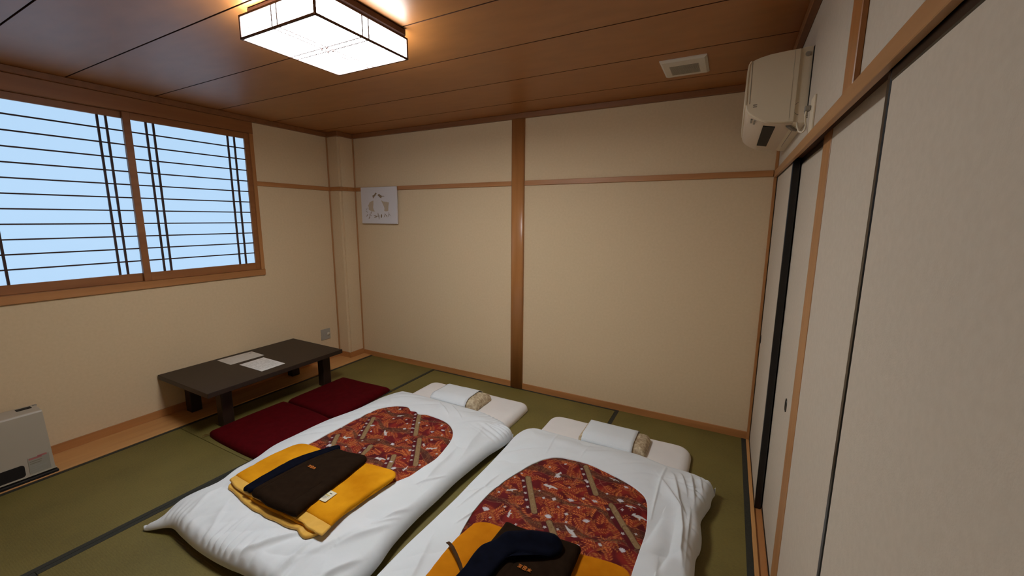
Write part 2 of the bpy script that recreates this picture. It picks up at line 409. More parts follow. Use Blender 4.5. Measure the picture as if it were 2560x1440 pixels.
# ---- sliding doors
def fusuma(name, xf, y0, y1, z0, z1, th, st, rail, pulls=(), botrail=None):
    """y0<y1; black lacquered frame, papered panel, round pulls"""
    d = struct(empty(name, ((xf+th/2), (y0+y1)/2, z0)))
    br = botrail or rail
    box('door_stile', (xf, y0, z0), (xf+th, y0+st, z1), M['black'], d, bev=.002)
    box('door_stile', (xf, y1-st, z0), (xf+th, y1, z1), M['black'], d, bev=.002)
    box('door_rail', (xf, y0+st, z1-rail), (xf+th, y1-st, z1), M['black'], d, bev=.002)
    box('door_rail', (xf, y0+st, z0), (xf+th, y1-st, z0+br), M['black'], d, bev=.002)
    box('paper_panel', (xf+.0025, y0+st, z0+br), (xf+th-.002, y1-st, z1-rail), M['panel'], d)
    for (py, pz) in pulls:
        bm = bmesh.new(); n = 28; R = [(1.0, 0), (1.0, -.0024), (.86, -.0028), (.8, -.0008), (0.0, -.0006)]; rings = []
        for (q, dx) in R:
            rings.append([bm.verts.new((xf+.0023+dx, py+.021*q*math.cos(2*math.pi*k/n), pz+.029*q*math.sin(2*math.pi*k/n))) for k in range(n)] if q else [bm.verts.new((xf+.0023+dx, py, pz))])
        for i in range(len(rings)-1):
            A, B = rings[i], rings[i+1]
            for k in range(n):
                if len(B) == 1: bm.faces.new((A[k], A[(k+1) % n], B[0]))
                else: bm.faces.new((A[k], A[(k+1) % n], B[(k+1) % n], B[k]))
        bm_obj('door_pull', bm, M['black'], d, True)
    return d
fusuma('door_1', 3.8795, -.755, -.004, -.006, 1.770, .029, .02, .022, [(-.052, .728)], .012)
fusuma('door_2', 3.9125, -1.40, -.55, -.006, 1.770, .029, .02, .026, [(-1.118, .730)], .016)
fusuma('door_3', 3.8795, -2.975, -2.058, .004, 1.770, .026, .019, .036, [(-2.90, .73)])

# ---- window with two paper screens
win = struct(empty('window_1', (0, -1.74, WZ0)))
box('window_head', (-.10, WY0, 2.185), (.014, WY1, WZ1), M['sash'], win, bev=.002)
box('window_sill', (-.10, WY0, WZ0), (.018, WY1, 1.033), M['wy'], win, bev=.002)
box('window_jamb', (-.10, WY1-.031, 1.033), (.012, WY1, 2.185), M['wz'], win, bev=.002)
box('window_jamb', (-.10, WY0, 1.033), (.012, WY0+.031, 2.185), M['wz'], win, bev=.002)
box('backing_board', (-.118, WY0, WZ0), (-.10, WY1, WZ1), M['groove'], win)
def adj(y, z, x):
    k = (CX-x)/CX; return CY+(y-CY)*k, CZ+(z-CZ)*k
def shoji(x, ys, muns, name='paper_screen'):
    """ys: outer left, paper left, paper right, outer right (measured on the wall plane)"""
    s = empty(name, (x, (ys[0]+ys[3])/2, 1.033)); s.location = Vector(s.location)-Vector(win.location); s.parent = win
    wl = Vector((x, (ys[0]+ys[3])/2, 1.033))
    def b(nm, lo, hi, mt, bev=.001):
        o = box(nm, lo, hi, mt, None, bev); o.location = Vector(o.location)-wl; o.parent = s; return o
    th = .022
    A, B, Cc, D = [adj(v, 0, x)[0] for v in ys]
    zb, zt = adj(0, 1.093, x)[1], adj(0, 2.137, x)[1]
    b('stile', (x-th, A, 1.034), (x, B, 2.184), M['sash']); b('stile', (x-th, Cc, 1.034), (x, D, 2.184), M['sash'])
    b('rail', (x-th, B, 1.034), (x, Cc, zb), M['sash']); b('rail', (x-th, B, zt), (x, Cc, 2.184), M['sash'])
    for zz in (2.057, 1.968, 1.879, 1.791, 1.704, 1.616, 1.529, 1.441, 1.353, 1.267, 1.180):
        z = adj(0, zz, x)[1]; b('muntin', (x-.014, B, z-.0042), (x-.005, Cc, z+.0042), M['muntin'], 0)
    for yy in muns:
        y = adj(yy, 0, x)[0]; b('muntin', (x-.015, y-.0055, zb), (x-.003, y+.0055, zt), M['muntin'], 0)
    b('paper_pane', (x-.017, B, zb), (x-.0152, Cc, zt), M['winpaper'], 0)
shoji(-.004, (-1.763, -1.722, -.983, -.945), (-1.637, -1.595, -1.109, -1.059))
shoji(-.030, (-2.542, -2.505, -1.766, -1.728), (-1.888, -1.846, -2.381, -2.423))

# =================================================================== FIXTURES
# ---- ceiling lamp
LC = (2.072, -1.781); lx0, lx1, ly0, ly1 = 1.848, 2.304, -2.012, -1.538; lz0, lz1 = 2.196, 2.286
lamp = meta(empty('ceiling_lamp', (LC[0], LC[1], lz0)), 'square paper-shaded ceiling lamp with thin dark wooden frame, glowing white', 'lamp')
box('base_plate', (1.868, -1.990, lz1), (2.310, -1.552, HC), M['lampwood'], lamp, bev=.006)
fr = .0075
for (x, y) in ((lx0, ly0), (lx1-fr, ly0), (lx0, ly1-fr), (lx1-fr, ly1-fr)): box('corner_post', (x, y, lz0+fr), (x+fr, y+fr, lz1-fr), M['lampwood'], lamp)
for z in (lz0, lz1-fr):
    for y in (ly0, ly1-fr): box('frame_rail', (lx0, y, z), (lx1, y+fr, z+fr), M['lampwood'], lamp)
    for x in (lx0, lx1-fr): box('frame_rail', (x, ly0+fr, z), (x+fr, ly1-fr, z+fr), M['lampwood'], lamp)
g = .003
box('bottom_shade', (lx0+fr, ly0+fr, lz0+.004), (lx1-fr, ly1-fr, lz0+.006), M['lampglow'], lamp)
for lo, hi in (((lx0+fr, ly0+g, lz0+fr), (lx1-fr, ly0+g+.002, lz1-fr)), ((lx0+fr, ly1-g-.002, lz0+fr), (lx1-fr, ly1-g, lz1-fr)),
               ((lx0+g, ly0+fr, lz0+fr), (lx0+g+.002, ly1-fr, lz1-fr)), ((lx1-g-.002, ly0+fr, lz0+fr), (lx1-g, ly1-fr, lz1-fr))):
    box('side_shade', lo, hi, M['lampside'], lamp)
for s in (-.016, .016):
    x = LC[0]+s; y = LC[1]+s; w = .0026
    box('shade_line', (x-w, ly0+fr, lz0+.0025), (x+w, ly1-fr, lz0+.0039), M['muntin'], lamp)
    box('shade_line', (lx0+fr, y-w, lz0+.0025), (lx1-fr, y+w, lz0+.0039), M['muntin'], lamp)
    for yy in (ly0+.0015, ly1-.0029): box('shade_line', (x-w, yy, lz0+fr), (x+w, yy+.0014, lz1-fr), M['muntin'], lamp)
    for xx in (lx0+.0015, lx1-.0029): box('shade_line', (xx, y-w, lz0+fr), (xx+.0014, y+w, lz1-fr), M['muntin'], lamp)
    for t_ in (-.016, .016): box('shade_stud', (LC[0]+s-.0045, LC[1]+t_-.0045, lz0-.003), (LC[0]+s+.0045, LC[1]+t_+.0045, lz0+.0025), M['muntin'], lamp)
bm = bmesh.new(); rng = random.Random(3)
for i in range(3):
    for j in range(6):
        if rng.random() < .75:
            xx = lx0+.018+j*.0085; zz = lz0+.022+i*.011; add_box(bm, (xx, ly0+.0022, zz), (xx+rng.uniform(.003, .0075), ly0+.003, zz+.0022))
lt = bm_obj('rating_label', bm, M['greyink'], lamp); lt['label'] = 'faint grey printed rating label'

# ---- ceiling vent
vx0, vx1, vy0, vy1 = 3.246, 3.476, -.652, -.386; vz = HC-.013
vent = meta(empty('ceiling_vent', ((vx0+vx1)/2, (vy0+vy1)/2, vz)), 'rectangular off-white vent cover with fine slats in the ceiling', 'vent')
bm = bmesh.new()
def ring(x0, x1, y0, y1, z): return [bm.verts.new(p) for p in ((x0, y0, z), (x1, y0, z), (x1, y1, z), (x0, y1, z))]
gx0, gx1, gy0, gy1 = 3.287, 3.433, -.573, -.424
rs = [ring(vx0, vx1, vy0, vy1, HC), ring(vx0, vx1, vy0, vy1, vz+.008), ring(vx0+.012, vx1-.012, vy0+.012, vy1-.012, vz), ring(gx0, gx1, gy0, gy1, vz), ring(gx0, gx1, gy0, gy1, vz+.006)]
for A, B in zip(rs[:-1], rs[1:]):
    for k in range(4): bm.faces.new((A[k], A[(k+1) % 4], B[(k+1) % 4], B[k]))
bm_obj('vent_cover', bm, M['vent'], vent)
box('vent_recess', (gx0, gy0, vz+.006), (gx1, gy1, vz+.007), M['ventslot'], vent)
for k in range(30):
    x = gx0+(gx1-gx0)*(k+.5)/30; box('slat', (x-.0015, gy0, vz+.0005), (x+.0015, gy1, vz+.006), M['ventslat'], vent)

# ---- air conditioner
ay0, ay1 = -1.045, -.27
ac = meta(empty('air_conditioner', (3.78, (ay0+ay1)/2, 1.877)), 'off-white wall-mounted air conditioner above the sliding doors', 'air conditioner')
prof = [(3.838,2.146),(3.80,2.1455),(3.775,2.144),(3.737,2.141),(3.706,2.135),(3.684,2.128),(3.672,2.122),(3.667,2.112),(3.664,2.089),(3.663,2.029),(3.664,1.985),(3.667,1.957),(3.674,1.935),(3.690,1.917),(3.719,1.898),(3.747,1.886),(3.787,1.880),(3.821,1.878),(3.838,1.877)]
_low = np.array(prof[9:]); _t = np.linspace(0, len(_low)-1, 40)
def cr(P, t):
    i = min(int(t), len(P)-2); u = t-i; p1, p2 = P[i], P[i+1]; p0 = P[max(i-1, 0)]; p3 = P[min(i+2, len(P)-1)]
    return tuple(.5*(2*p1+(p2-p0)*u+(2*p0-5*p1+4*p2-p3)*u*u+(p3-p0+3*p1-3*p2)*u**3))
prof2 = prof[:9]+[cr(_low, t) for t in _t]
bm = bmesh.new(); prism(bm, prof2, ay0, ay1, 'y'); acb = bm_obj('body', bm, M['acw'], ac)
md = acb.modifiers.new('b', 'BEVEL'); md.width = .004; md.segments = 3; md.limit_method = 'ANGLE'; md.angle_limit = 1.2
bm = bmesh.new(); prism(bm, [(3.676,2.1265),(3.669,2.123),(3.6635,2.112),(3.6605,2.089),(3.6595,2.029),(3.6605,1.985),(3.6635,1.958),(3.668,1.958),(3.666,2.03),(3.668,2.11)], ay0-.002, ay1+.002, 'y')
bm_obj('front_panel', bm, M['acw'], ac)
bm = bmesh.new(); prism(bm, [(3.838,2.146),(3.852,2.150),(3.8795,2.150),(3.8795,1.872),(3.852,1.872),(3.838,1.877)], ay0+.006, ay1-.006, 'y')
bm_obj('rear_housing', bm, M['acw'], ac)
bm = bmesh.new(); prism(bm, [(3.6765,2.121),(3.6785,2.121),(3.6805,1.960),(3.6785,1.960)], ay0-.0006, ay0+.001, 'y'); bm_obj('panel_seam', bm, M['ventslot'], ac)
bm = bmesh.new(); prism(bm, [(3.8185,2.142),(3.8195,2.142),(3.8215,1.892),(3.8205,1.892)], ay0-.0006, ay0+.001, 'y'); bm_obj('side_seam', bm, M['ventslat'], ac)
for z in (1.946, 1.9535): box('side_slot', (3.693, ay0-.0006, z), (3.707, ay0+.001, z+.0022), M['ink'], ac)
# underside lining, outlet flap, black opening
bm = bmesh.new(); und = prof2[18:]; und2 = [(x, z-.0012) for x, z in und]
prism(bm, und2+und[::-1], ay0+.03, ay1-.01, 'y'); bm_obj('underside_cover', bm, M['acu'], ac)
bm = bmesh.new(); prism(bm, [(3.738,1.8865),(3.782,1.8785),(3.782,1.8745),(3.738,1.8830)], -.965, -.455, 'y')
o = bm_obj('air_outlet', bm, M['ink'], ac); o['label'] = 'black slot of the air outlet'
bm = bmesh.new(); rng = random.Random(5)
for i in range(2):
    for j in range(4): add_box(bm, (3.690+.011*i, -1.0+.022*j, 1.9095-.0075*i), (3.697+.011*i, -1.0+.022*j+rng.uniform(.010, .018), 1.912-.0075*i))
bm_obj('printed_mark', bm, M['acgrey'], ac)
# round pads and knock-out ring on the wall side
def disc(name, c, r, mat, parent, nx=(0, -1, 0), th=.003, arc=None):
    bm = bmesh.new(); n = 28; nv = Vector(nx); a = nv.orthogonal().normalized(); b = nv.cross(a); c = Vector(c)
    if arc is None:
        A = [bm.verts.new(c+(a*math.cos(t)+b*math.sin(t))*r) for t in [2*math.pi*k/n for k in range(n)]]
        B = [bm.verts.new(v.co+nv*th) for v in A]
        for k in range(n): bm.faces.new((A[k], A[(k+1) % n], B[(k+1) % n], B[k]))
        bm.faces.new(B)
    return bm_obj(name, bm, mat, parent)
disc('round_cap', (3.861, ay0+.0065, 2.124), .0085, M['acgrey'], ac)
bm = bmesh.new()
for a0, a1 in ((105, 165), (190, 265)):
    tube(bm, [(3.853+.0185*math.cos(math.radians(a0+(a1-a0)*k/8)), ay0+.0055, 1.926+.024*math.sin(math.radians(a0+(a1-a0)*k/8))) for k in range(9)], .0006, 5)
bm_obj('knockout_ring', bm, M['ink'], ac)
bm = bmesh.new(); prism(bm, [(3.8768,2.144),(3.8797,2.150),(3.8797,1.93),(3.8775,1.93)], ay0-.004, ay0+.006, 'y'); bm_obj('wall_gap', bm, M['ink'], ac)
bm = bmesh.new(); tube(bm, [(3.851, ay0+.09, 1.8715), (3.851, ay0+.6, 1.8715)], .0012, 5); bm_obj('underside_seam', bm, M['acgrey'], ac)
bm = bmesh.new(); tube(bm, [(3.826, -.98, 1.876), (3.846, -.93, 1.869), (3.862, -.91, 1.866)], [.009, .007, .005], 8); bm_obj('drain_elbow', bm, M['acgrey'], ac)

# ---- wall socket with plug and cord
sock = meta(empty('wall_socket', (3.88, -1.19, 1.82)), 'pale wall socket with plug beside the air conditioner, just above the long beam', 'socket')
box('cover_plate', (3.874, -1.245, 1.806), (3.8799, -1.165, 1.925), M['acw'], sock, bev=.003, seg=2)
plug = meta(empty('power_cord', (3.862, -1.17, 1.83)), 'grey plug and white power cord hanging at the air conditioner', 'power cord')
box('plug', (3.855, -1.185, 1.885), (3.8735, -1.160, 1.902), M['acgrey'], plug, bev=.002)
bm = bmesh.new()
tube(bm, [(3.862, -1.172, 1.886), (3.860, -1.168, 1.872), (3.862, -1.164, 1.855), (3.866, -1.160, 1.838), (3.864, -1.156, 1.822), (3.858, -1.150, 1.815), (3.850, -1.13, 1.822), (3.846, -1.10, 1.845), (3.848, -1.06, 1.868)], .0032, 8)
bm_obj('cord', bm, M['acw'], plug, True)
bm = bmesh.new()
for k in range(4): tube(bm, [(3.856+.001*k, -1.166, 1.884-.006*k), (3.868, -1.164, 1.883-.006*k)], .0024, 6)
bm_obj('cord_clip', bm, M['acgrey'], plug, True)

# ---- outlet plate on the window wall
ot = meta(empty('antenna_outlet', (0, -.345, .285)), 'small square grey outlet plate low on the window wall near the column', 'outlet')
box('cover_plate', (0.0002, -.399, .229), (.006, -.290, .341), M['outlet'], ot, bev=.003, seg=2)
bm = bmesh.new(); tube(bm, [(.0055, -.318, .285), (.014, -.318, .285)], .0155, 14); kn = bm_obj('round_socket', bm, M['knob'], ot, True)
for x in (-.376,): box('plate_key', (.006, x, .27), (.0072, x+.022, .30), M['outlet'], ot)

# ---- picture on the back wall
pic = meta(empty('wall_picture', (.52, -.02, 1.43)), 'white square cut-paper picture hung on the back wall by the column', 'picture')
bm = bmesh.new(); add_box(bm, (-.240, -.014, 0), (.242, .006, .362), .003)
c0 = bm_obj('canvas', bm, M['art']); c0.location = (0, 0, 0); c0.parent = pic
def cutout(pts, mat, z=.0146):
    bm = bmesh.new(); v = [bm.verts.new((x-.52, -z, zz-1.43)) for x, zz in pts]; v2 = [bm.verts.new((x-.52, -z+.0012, zz-1.43)) for x, zz in pts]
    n = len(v); bm.faces.new(v)
    for k in range(n): bm.faces.new((v[k], v[(k+1) % n], v2[(k+1) % n], v2[k]))
    o = bm_obj('cut_paper', bm, mat); o.parent = pic
cutout([(.397,1.640),(.420,1.650),(.455,1.660),(.452,1.62),(.446,1.59),(.455,1.565),(.47,1.552),(.437,1.552),(.405,1.560),(.385,1.568),(.388,1.59),(.377,1.611),(.392,1.625)], M['artcut'])
cutout([(.560,1.662),(.590,1.648),(.630,1.645),(.664,1.638),(.655,1.60),(.650,1.555),(.62,1.552),(.598,1.556),(.602,1.585),(.59,1.61),(.575,1.635)], M['artcut'])
cutout([(.439,1.705),(.468,1.716),(.488,1.738),(.505,1.728),(.492,1.716),(.482,1.704),(.462,1.694),(.458,1.682),(.448,1.684),(.450,1.698)], M['artcut2'])
cutout([(.515,1.712),(.535,1.724),(.556,1.712),(.572,1.704),(.606,1.702),(.606,1.698),(.572,1.697),(.562,1.680),(.545,1.688),(.530,1.700)], M['artcut2'])
def leaf(cx, cz, l, w, ang):
    a = math.radians(ang); n = 8; pts = []
    for k in range(n):
        t = 2*math.pi*k/n; u = math.cos(t)*l/2; v = math.sin(t)*w/2; pts.append((cx+u*math.cos(a)-v*math.sin(a), cz+u*math.sin(a)+v*math.cos(a)))
    cutout(pts, M['artcut2'])
for q in ((.352,1.575,.022,.005,120),(.372,1.582,.02,.005,70),(.350,1.555,.02,.005,160),(.362,1.545,.02,.005,170),(.358,1.512,.034,.007,55),(.392,1.500,.03,.006,100),(.408,1.515,.026,.007,150),(.415,1.540,.03,.008,75),
          (.385,1.486,.02,.008,60),(.398,1.525,.02,.005,20),(.468,1.512,.04,.007,5),(.478,1.498,.05,.011,12),(.512,1.515,.05,.009,95),(.523,1.495,.05,.007,80),(.556,1.506,.040,.018,80),(.598,1.508,.034,.006,60),(.618,1.514,.03,.006,120),
          (.606,1.525,.02,.005,170),(.648,1.512,.03,.005,80),(.668,1.518,.028,.005,150),(.660,1.534,.022,.005,100),(.630,1.505,.028,.005,110)): leaf(*q)

# =================================================================== LOW TABLE
tz = .337
tb = meta(empty('low_table', (.355, -1.24, 0)), 'low dark-brown rectangular table standing against the window wall', 'table')
box('tabletop', (.013, -1.772, tz-.034), (.700, -.708, tz), M['table'], tb, bev=.004, seg=2)
for x0 in (.055, .502):
    for y0 in (-1.640, -.820):
        box('leg', (x0, y0, .0085 if x0 < .2 else .0015), (x0+.075, y0+.075, tz-.034), M['table'], tb, bev=.004)
for y0 in (-1.620, -.800): box('added_end_apron', (.13, y0, tz-.090), (.502, y0+.03, tz-.034), M['table'], tb)  # unseen end aprons, added; they keep the space under the top darker
box('added_long_apron', (.530, -1.565, tz-.075), (.555, -.82, tz-.034), M['table'], tb)  # added out of view as well, deepening the shade below the tabletop
def sheet(name, pts, mat, z, label, rows, seed, ink):
    bm = bmesh.new(); A = [bm.verts.new((x, y, z+.0012)) for x, y in pts]; B = [bm.verts.new((x, y, z+.0004)) for x, y in pts]
    bm.faces.new(A); bm.faces.new(B[::-1])
    for k in range(4): bm.faces.new((A[k], A[(k+1) % 4], B[(k+1) % 4], B[k]))
    c = Vector((sum(p[0] for p in pts)/4, sum(p[1] for p in pts)/4, z)); 
    for v in bm.verts: v.co -= c
    o = bm_obj(name, bm, mat); o.location = c; meta(o, label, 'paper')
    bm = bmesh.new(); rg = random.Random(seed); P = [Vector((x, y, z+.00135))-c for x, y in pts]
    def bil(u, v): return P[0].lerp(P[1], u).lerp(P[3].lerp(P[2], u), v)
    for i in range(rows):
        v = .12+.78*i/rows; u = .08
        while u < .9:
            w = rg.uniform(.02, .09)
            if rg.random() < .72 and u+w < .93:
                q = [bil(u, v), bil(u+w, v), bil(u+w, v+.35/rows), bil(u, v+.35/rows)]; bm.faces.new([bm.verts.new(p) for p in q])
            u += w+.015
    t = bm_obj('printed_text', bm, ink); t.parent = o; t['kind'] = 'stuff'; return o
a = sheet('paper_sheet', [(.056,-1.395),(.068,-1.128),(.260,-1.134),(.258,-1.398)], M['paper'], tz, 'printed sheet on the low table, the one nearer the window wall', 9, 1, M['faint'])
bm = bmesh.new(); cc = [bm.verts.new(Vector((x, y, tz+.0014))-a.location) for x, y in ((.098,-1.168),(.104,-1.152),(.114,-1.156),(.108,-1.170))]; bm.faces.new(cc)
bm_obj('printed_logo', bm, M['ink']).parent = a
sheet('paper_sheet', [(.315,-1.364),(.309,-1.170),(.598,-1.171),(.608,-1.362)], M['paper2'], tz, 'plain white sheet on the low table, the one nearer the room', 11, 2, M['faint'])

# =================================================================== FLOOR CUSHIONS
def cushion(O, label, seed):
    c = O.mean(0)
    top = lambda x, y, d: .006+.043*roundoff(d, .05)**.8+.004*ss(0, .25, d)-.003*np.exp(-((x-c[0])**2+(y-c[1])**2)/.0006)+.002*fbm(x, y, 9, seed)
    e = meta(empty('floor_cushion', (c[0], c[1], 0)), label, 'cushion', 'square crimson floor cushions by the low table')
    cloth_ring('cushion_body', O, top, lambda x, y: np.full(x.shape, .002), M['red'], e, K=30)
    for k in range(4):
        n = len(O); i = int(n*(k+.5)/4) % n
        # corner = farthest point in that quadrant
        q = ((1, 1), (-1, 1), (-1, -1), (1, -1))[k]; s = (O[:, 0]-c[0])*q[0]+(O[:, 1]-c[1])*q[1]; p = O[np.argmax(s)]
        dv = Vector((q[0], q[1], 0)).normalized(); bm = bmesh.new()
        for a_ in (-25, 0, 30):
            r_ = Matrix.Rotation(math.radians(a_), 3, 'Z') @ dv
            tube(bm, [Vector((p[0], p[1], .022))-dv*.006, Vector((p[0], p[1], .008))+r_*.012, Vector((p[0], p[1], .004))+r_*.042], .0017, 5)
        bm_obj('corner_tassel', bm, M['tassel'], e)
    bm = bmesh.new(); zc = .0475
    for k in range(3):
        t = k*math.pi/3+.2; tube(bm, [(c[0]-.010*math.cos(t), c[1]-.010*math.sin(t), zc), (c[0], c[1], zc+.002), (c[0]+.010*math.cos(t), c[1]+.010*math.sin(t), zc)], .0011, 5)
    m_ = M['red']; bm_obj('centre_knot', bm, m_, e)
    return e
cushion(spline_closed([(.625,-1.750),(.602,-1.70),(.592,-1.45),(.600,-1.225),(.635,-1.205),(.90,-1.20),(1.150,-1.215),(1.182,-1.245),(1.190,-1.48),(1.188,-1.73),(1.160,-1.762),(.90,-1.765)], 240), 'crimson floor cushion at the low table, the nearer of the two', 3)
cushion(spline_closed([(.635,-1.178),(.608,-1.150),(.600,-.90),(.600,-.665),(.625,-.635),(.86,-.625),(1.118,-.612),(1.150,-.630),(1.172,-.90),(1.192,-1.145),(1.168,-1.182),(.90,-1.183)], 240), 'crimson floor cushion at the low table, the farther of the two', 4)

# =================================================================== BEDDING
MT = .060   # mattress thickness
def mattress(x0, y0, x1, y1, label, seed, rr=.07):
    O = roundrect(x0, y0, x1, y1, rr, 420, .006, seed)
    mid = lambda x, y, d: .010+(MT-.014)*roundoff(d, .055)+.002*fbm(x, y, 7, seed)*ss(0, .05, d)
    o = cloth_ring('futon_mattress', O, mid, lambda x, y: np.full(x.shape, .002), M['cotton2'], None, K=46, power=1.7)
    return meta(o, label, 'futon mattress', 'mattresses laid on the tatami')
mattress(1.402, -2.20, 2.366, -.318, 'white futon mattress under the bedding nearer the low table', 11)
mattress(2.590, -2.20, 3.548, -.384, 'white futon mattress under the bedding nearer the sliding doors', 12, .085)

def ridge(x, y, pts, amp, w, step=0.0):
    d, t, s = segdist(x, y, pts); tp = np.sin(np.pi*np.clip(t*.9+.05, 0, 1))**.6
    ws = np.where(s > 0, w*.55, w*1.7)
    r = 1.9*amp*np.exp(-(d/ws)**1.5)*tp
    if step: r = r+step*tp*np.tanh(s*d/w)*np.exp(-(d/(w*4))**2)
    return r
TOPZ = .128
def make_H(O, mat_rect, ridges, gathers, seed, soft=.018, lift=.040, tip=None):
    x0, y0, x1, y1 = mat_rect; Od = O[::3]
    def bot(x, y):
        dx = np.minimum(x-x0, x1-x); dy = np.minimum(y-y0, y1-y); lf = lift if tip is None else lift-(lift-.006)*np.exp(-((x-tip[0])**2+(y-tip[1])**2)/.010)
        return lf+(MT+.006-lift)*ss(-.036, -.010, np.minimum(dx, dy))
    def top(x, y, d=None):
        if d is None:
            d, _, _ = segdist(x, y, Od, True); d = np.where(inside(x, y, Od), d, 0)
        b = bot(x, y)
        h = TOPZ+.004*fbm(x, y, 3.2, seed)+.0025*fbm(x, y, 9, seed+5)
        ua = x*.80+y*.60; va = -x*.60+y*.80   # soft folds running diagonally, strongest towards the edges
        h = h+soft*(1-.85*ss(.10, .24, d))*(np.abs(vnoise(ua*4.0+3, va*13+seed, seed+2)*2)**.8-.4)*ss(.02, .08, d)
        eh = .100-lift
        if tip is None: z = lift+eh*roundoff(d, .042)+(h-lift-eh)*ss(-.02, .17, d)*roundoff(d, .06)
        else:
            tf = np.exp(-((x-tip[0])**2+(y-tip[1])**2)/.014); lf = lift-(lift-.006)*np.exp(-((x-tip[0])**2+(y-tip[1])**2)/.010)
            z = lf+eh*roundoff(d, .042)*(1-.72*tf)+(h-lift-eh)*ss(-.02, .17, d)*roundoff(d, .06)*(1-.5*tf)
        z = np.maximum(z, b+.034*roundoff(d, .035))
        w = ss(.012, .06, d)
        for r in ridges: z = z+ridge(x, y, *r)*w
        for (pts, lam, amp, reach, sl) in gathers:
            dd, t, sd = segdist(x, y, pts); P = np.asarray(pts, float); L = np.hypot(*np.diff(P, axis=0).T).sum()
            ph = t*L/lam*2*np.pi+dd*sl+3*vnoise(t*9, dd*3, seed)
            am = .35+1.3*np.clip(vnoise(t*L/lam*.55+7, dd*2+1, seed+9)+.5, 0, 1)
            ph = ph+4.5*vnoise(t*L/lam*.8, dd*6, seed+4)
            z = z+amp*am*(np.abs(np.sin(ph/2))**1.6-.35)*np.exp(-(dd/(reach*(.5+.8*am)))**1.6)*ss(.002, .02, d)*np.sin(np.pi*np.clip(t, .03, .97))**.35
        return z
    return top, bot

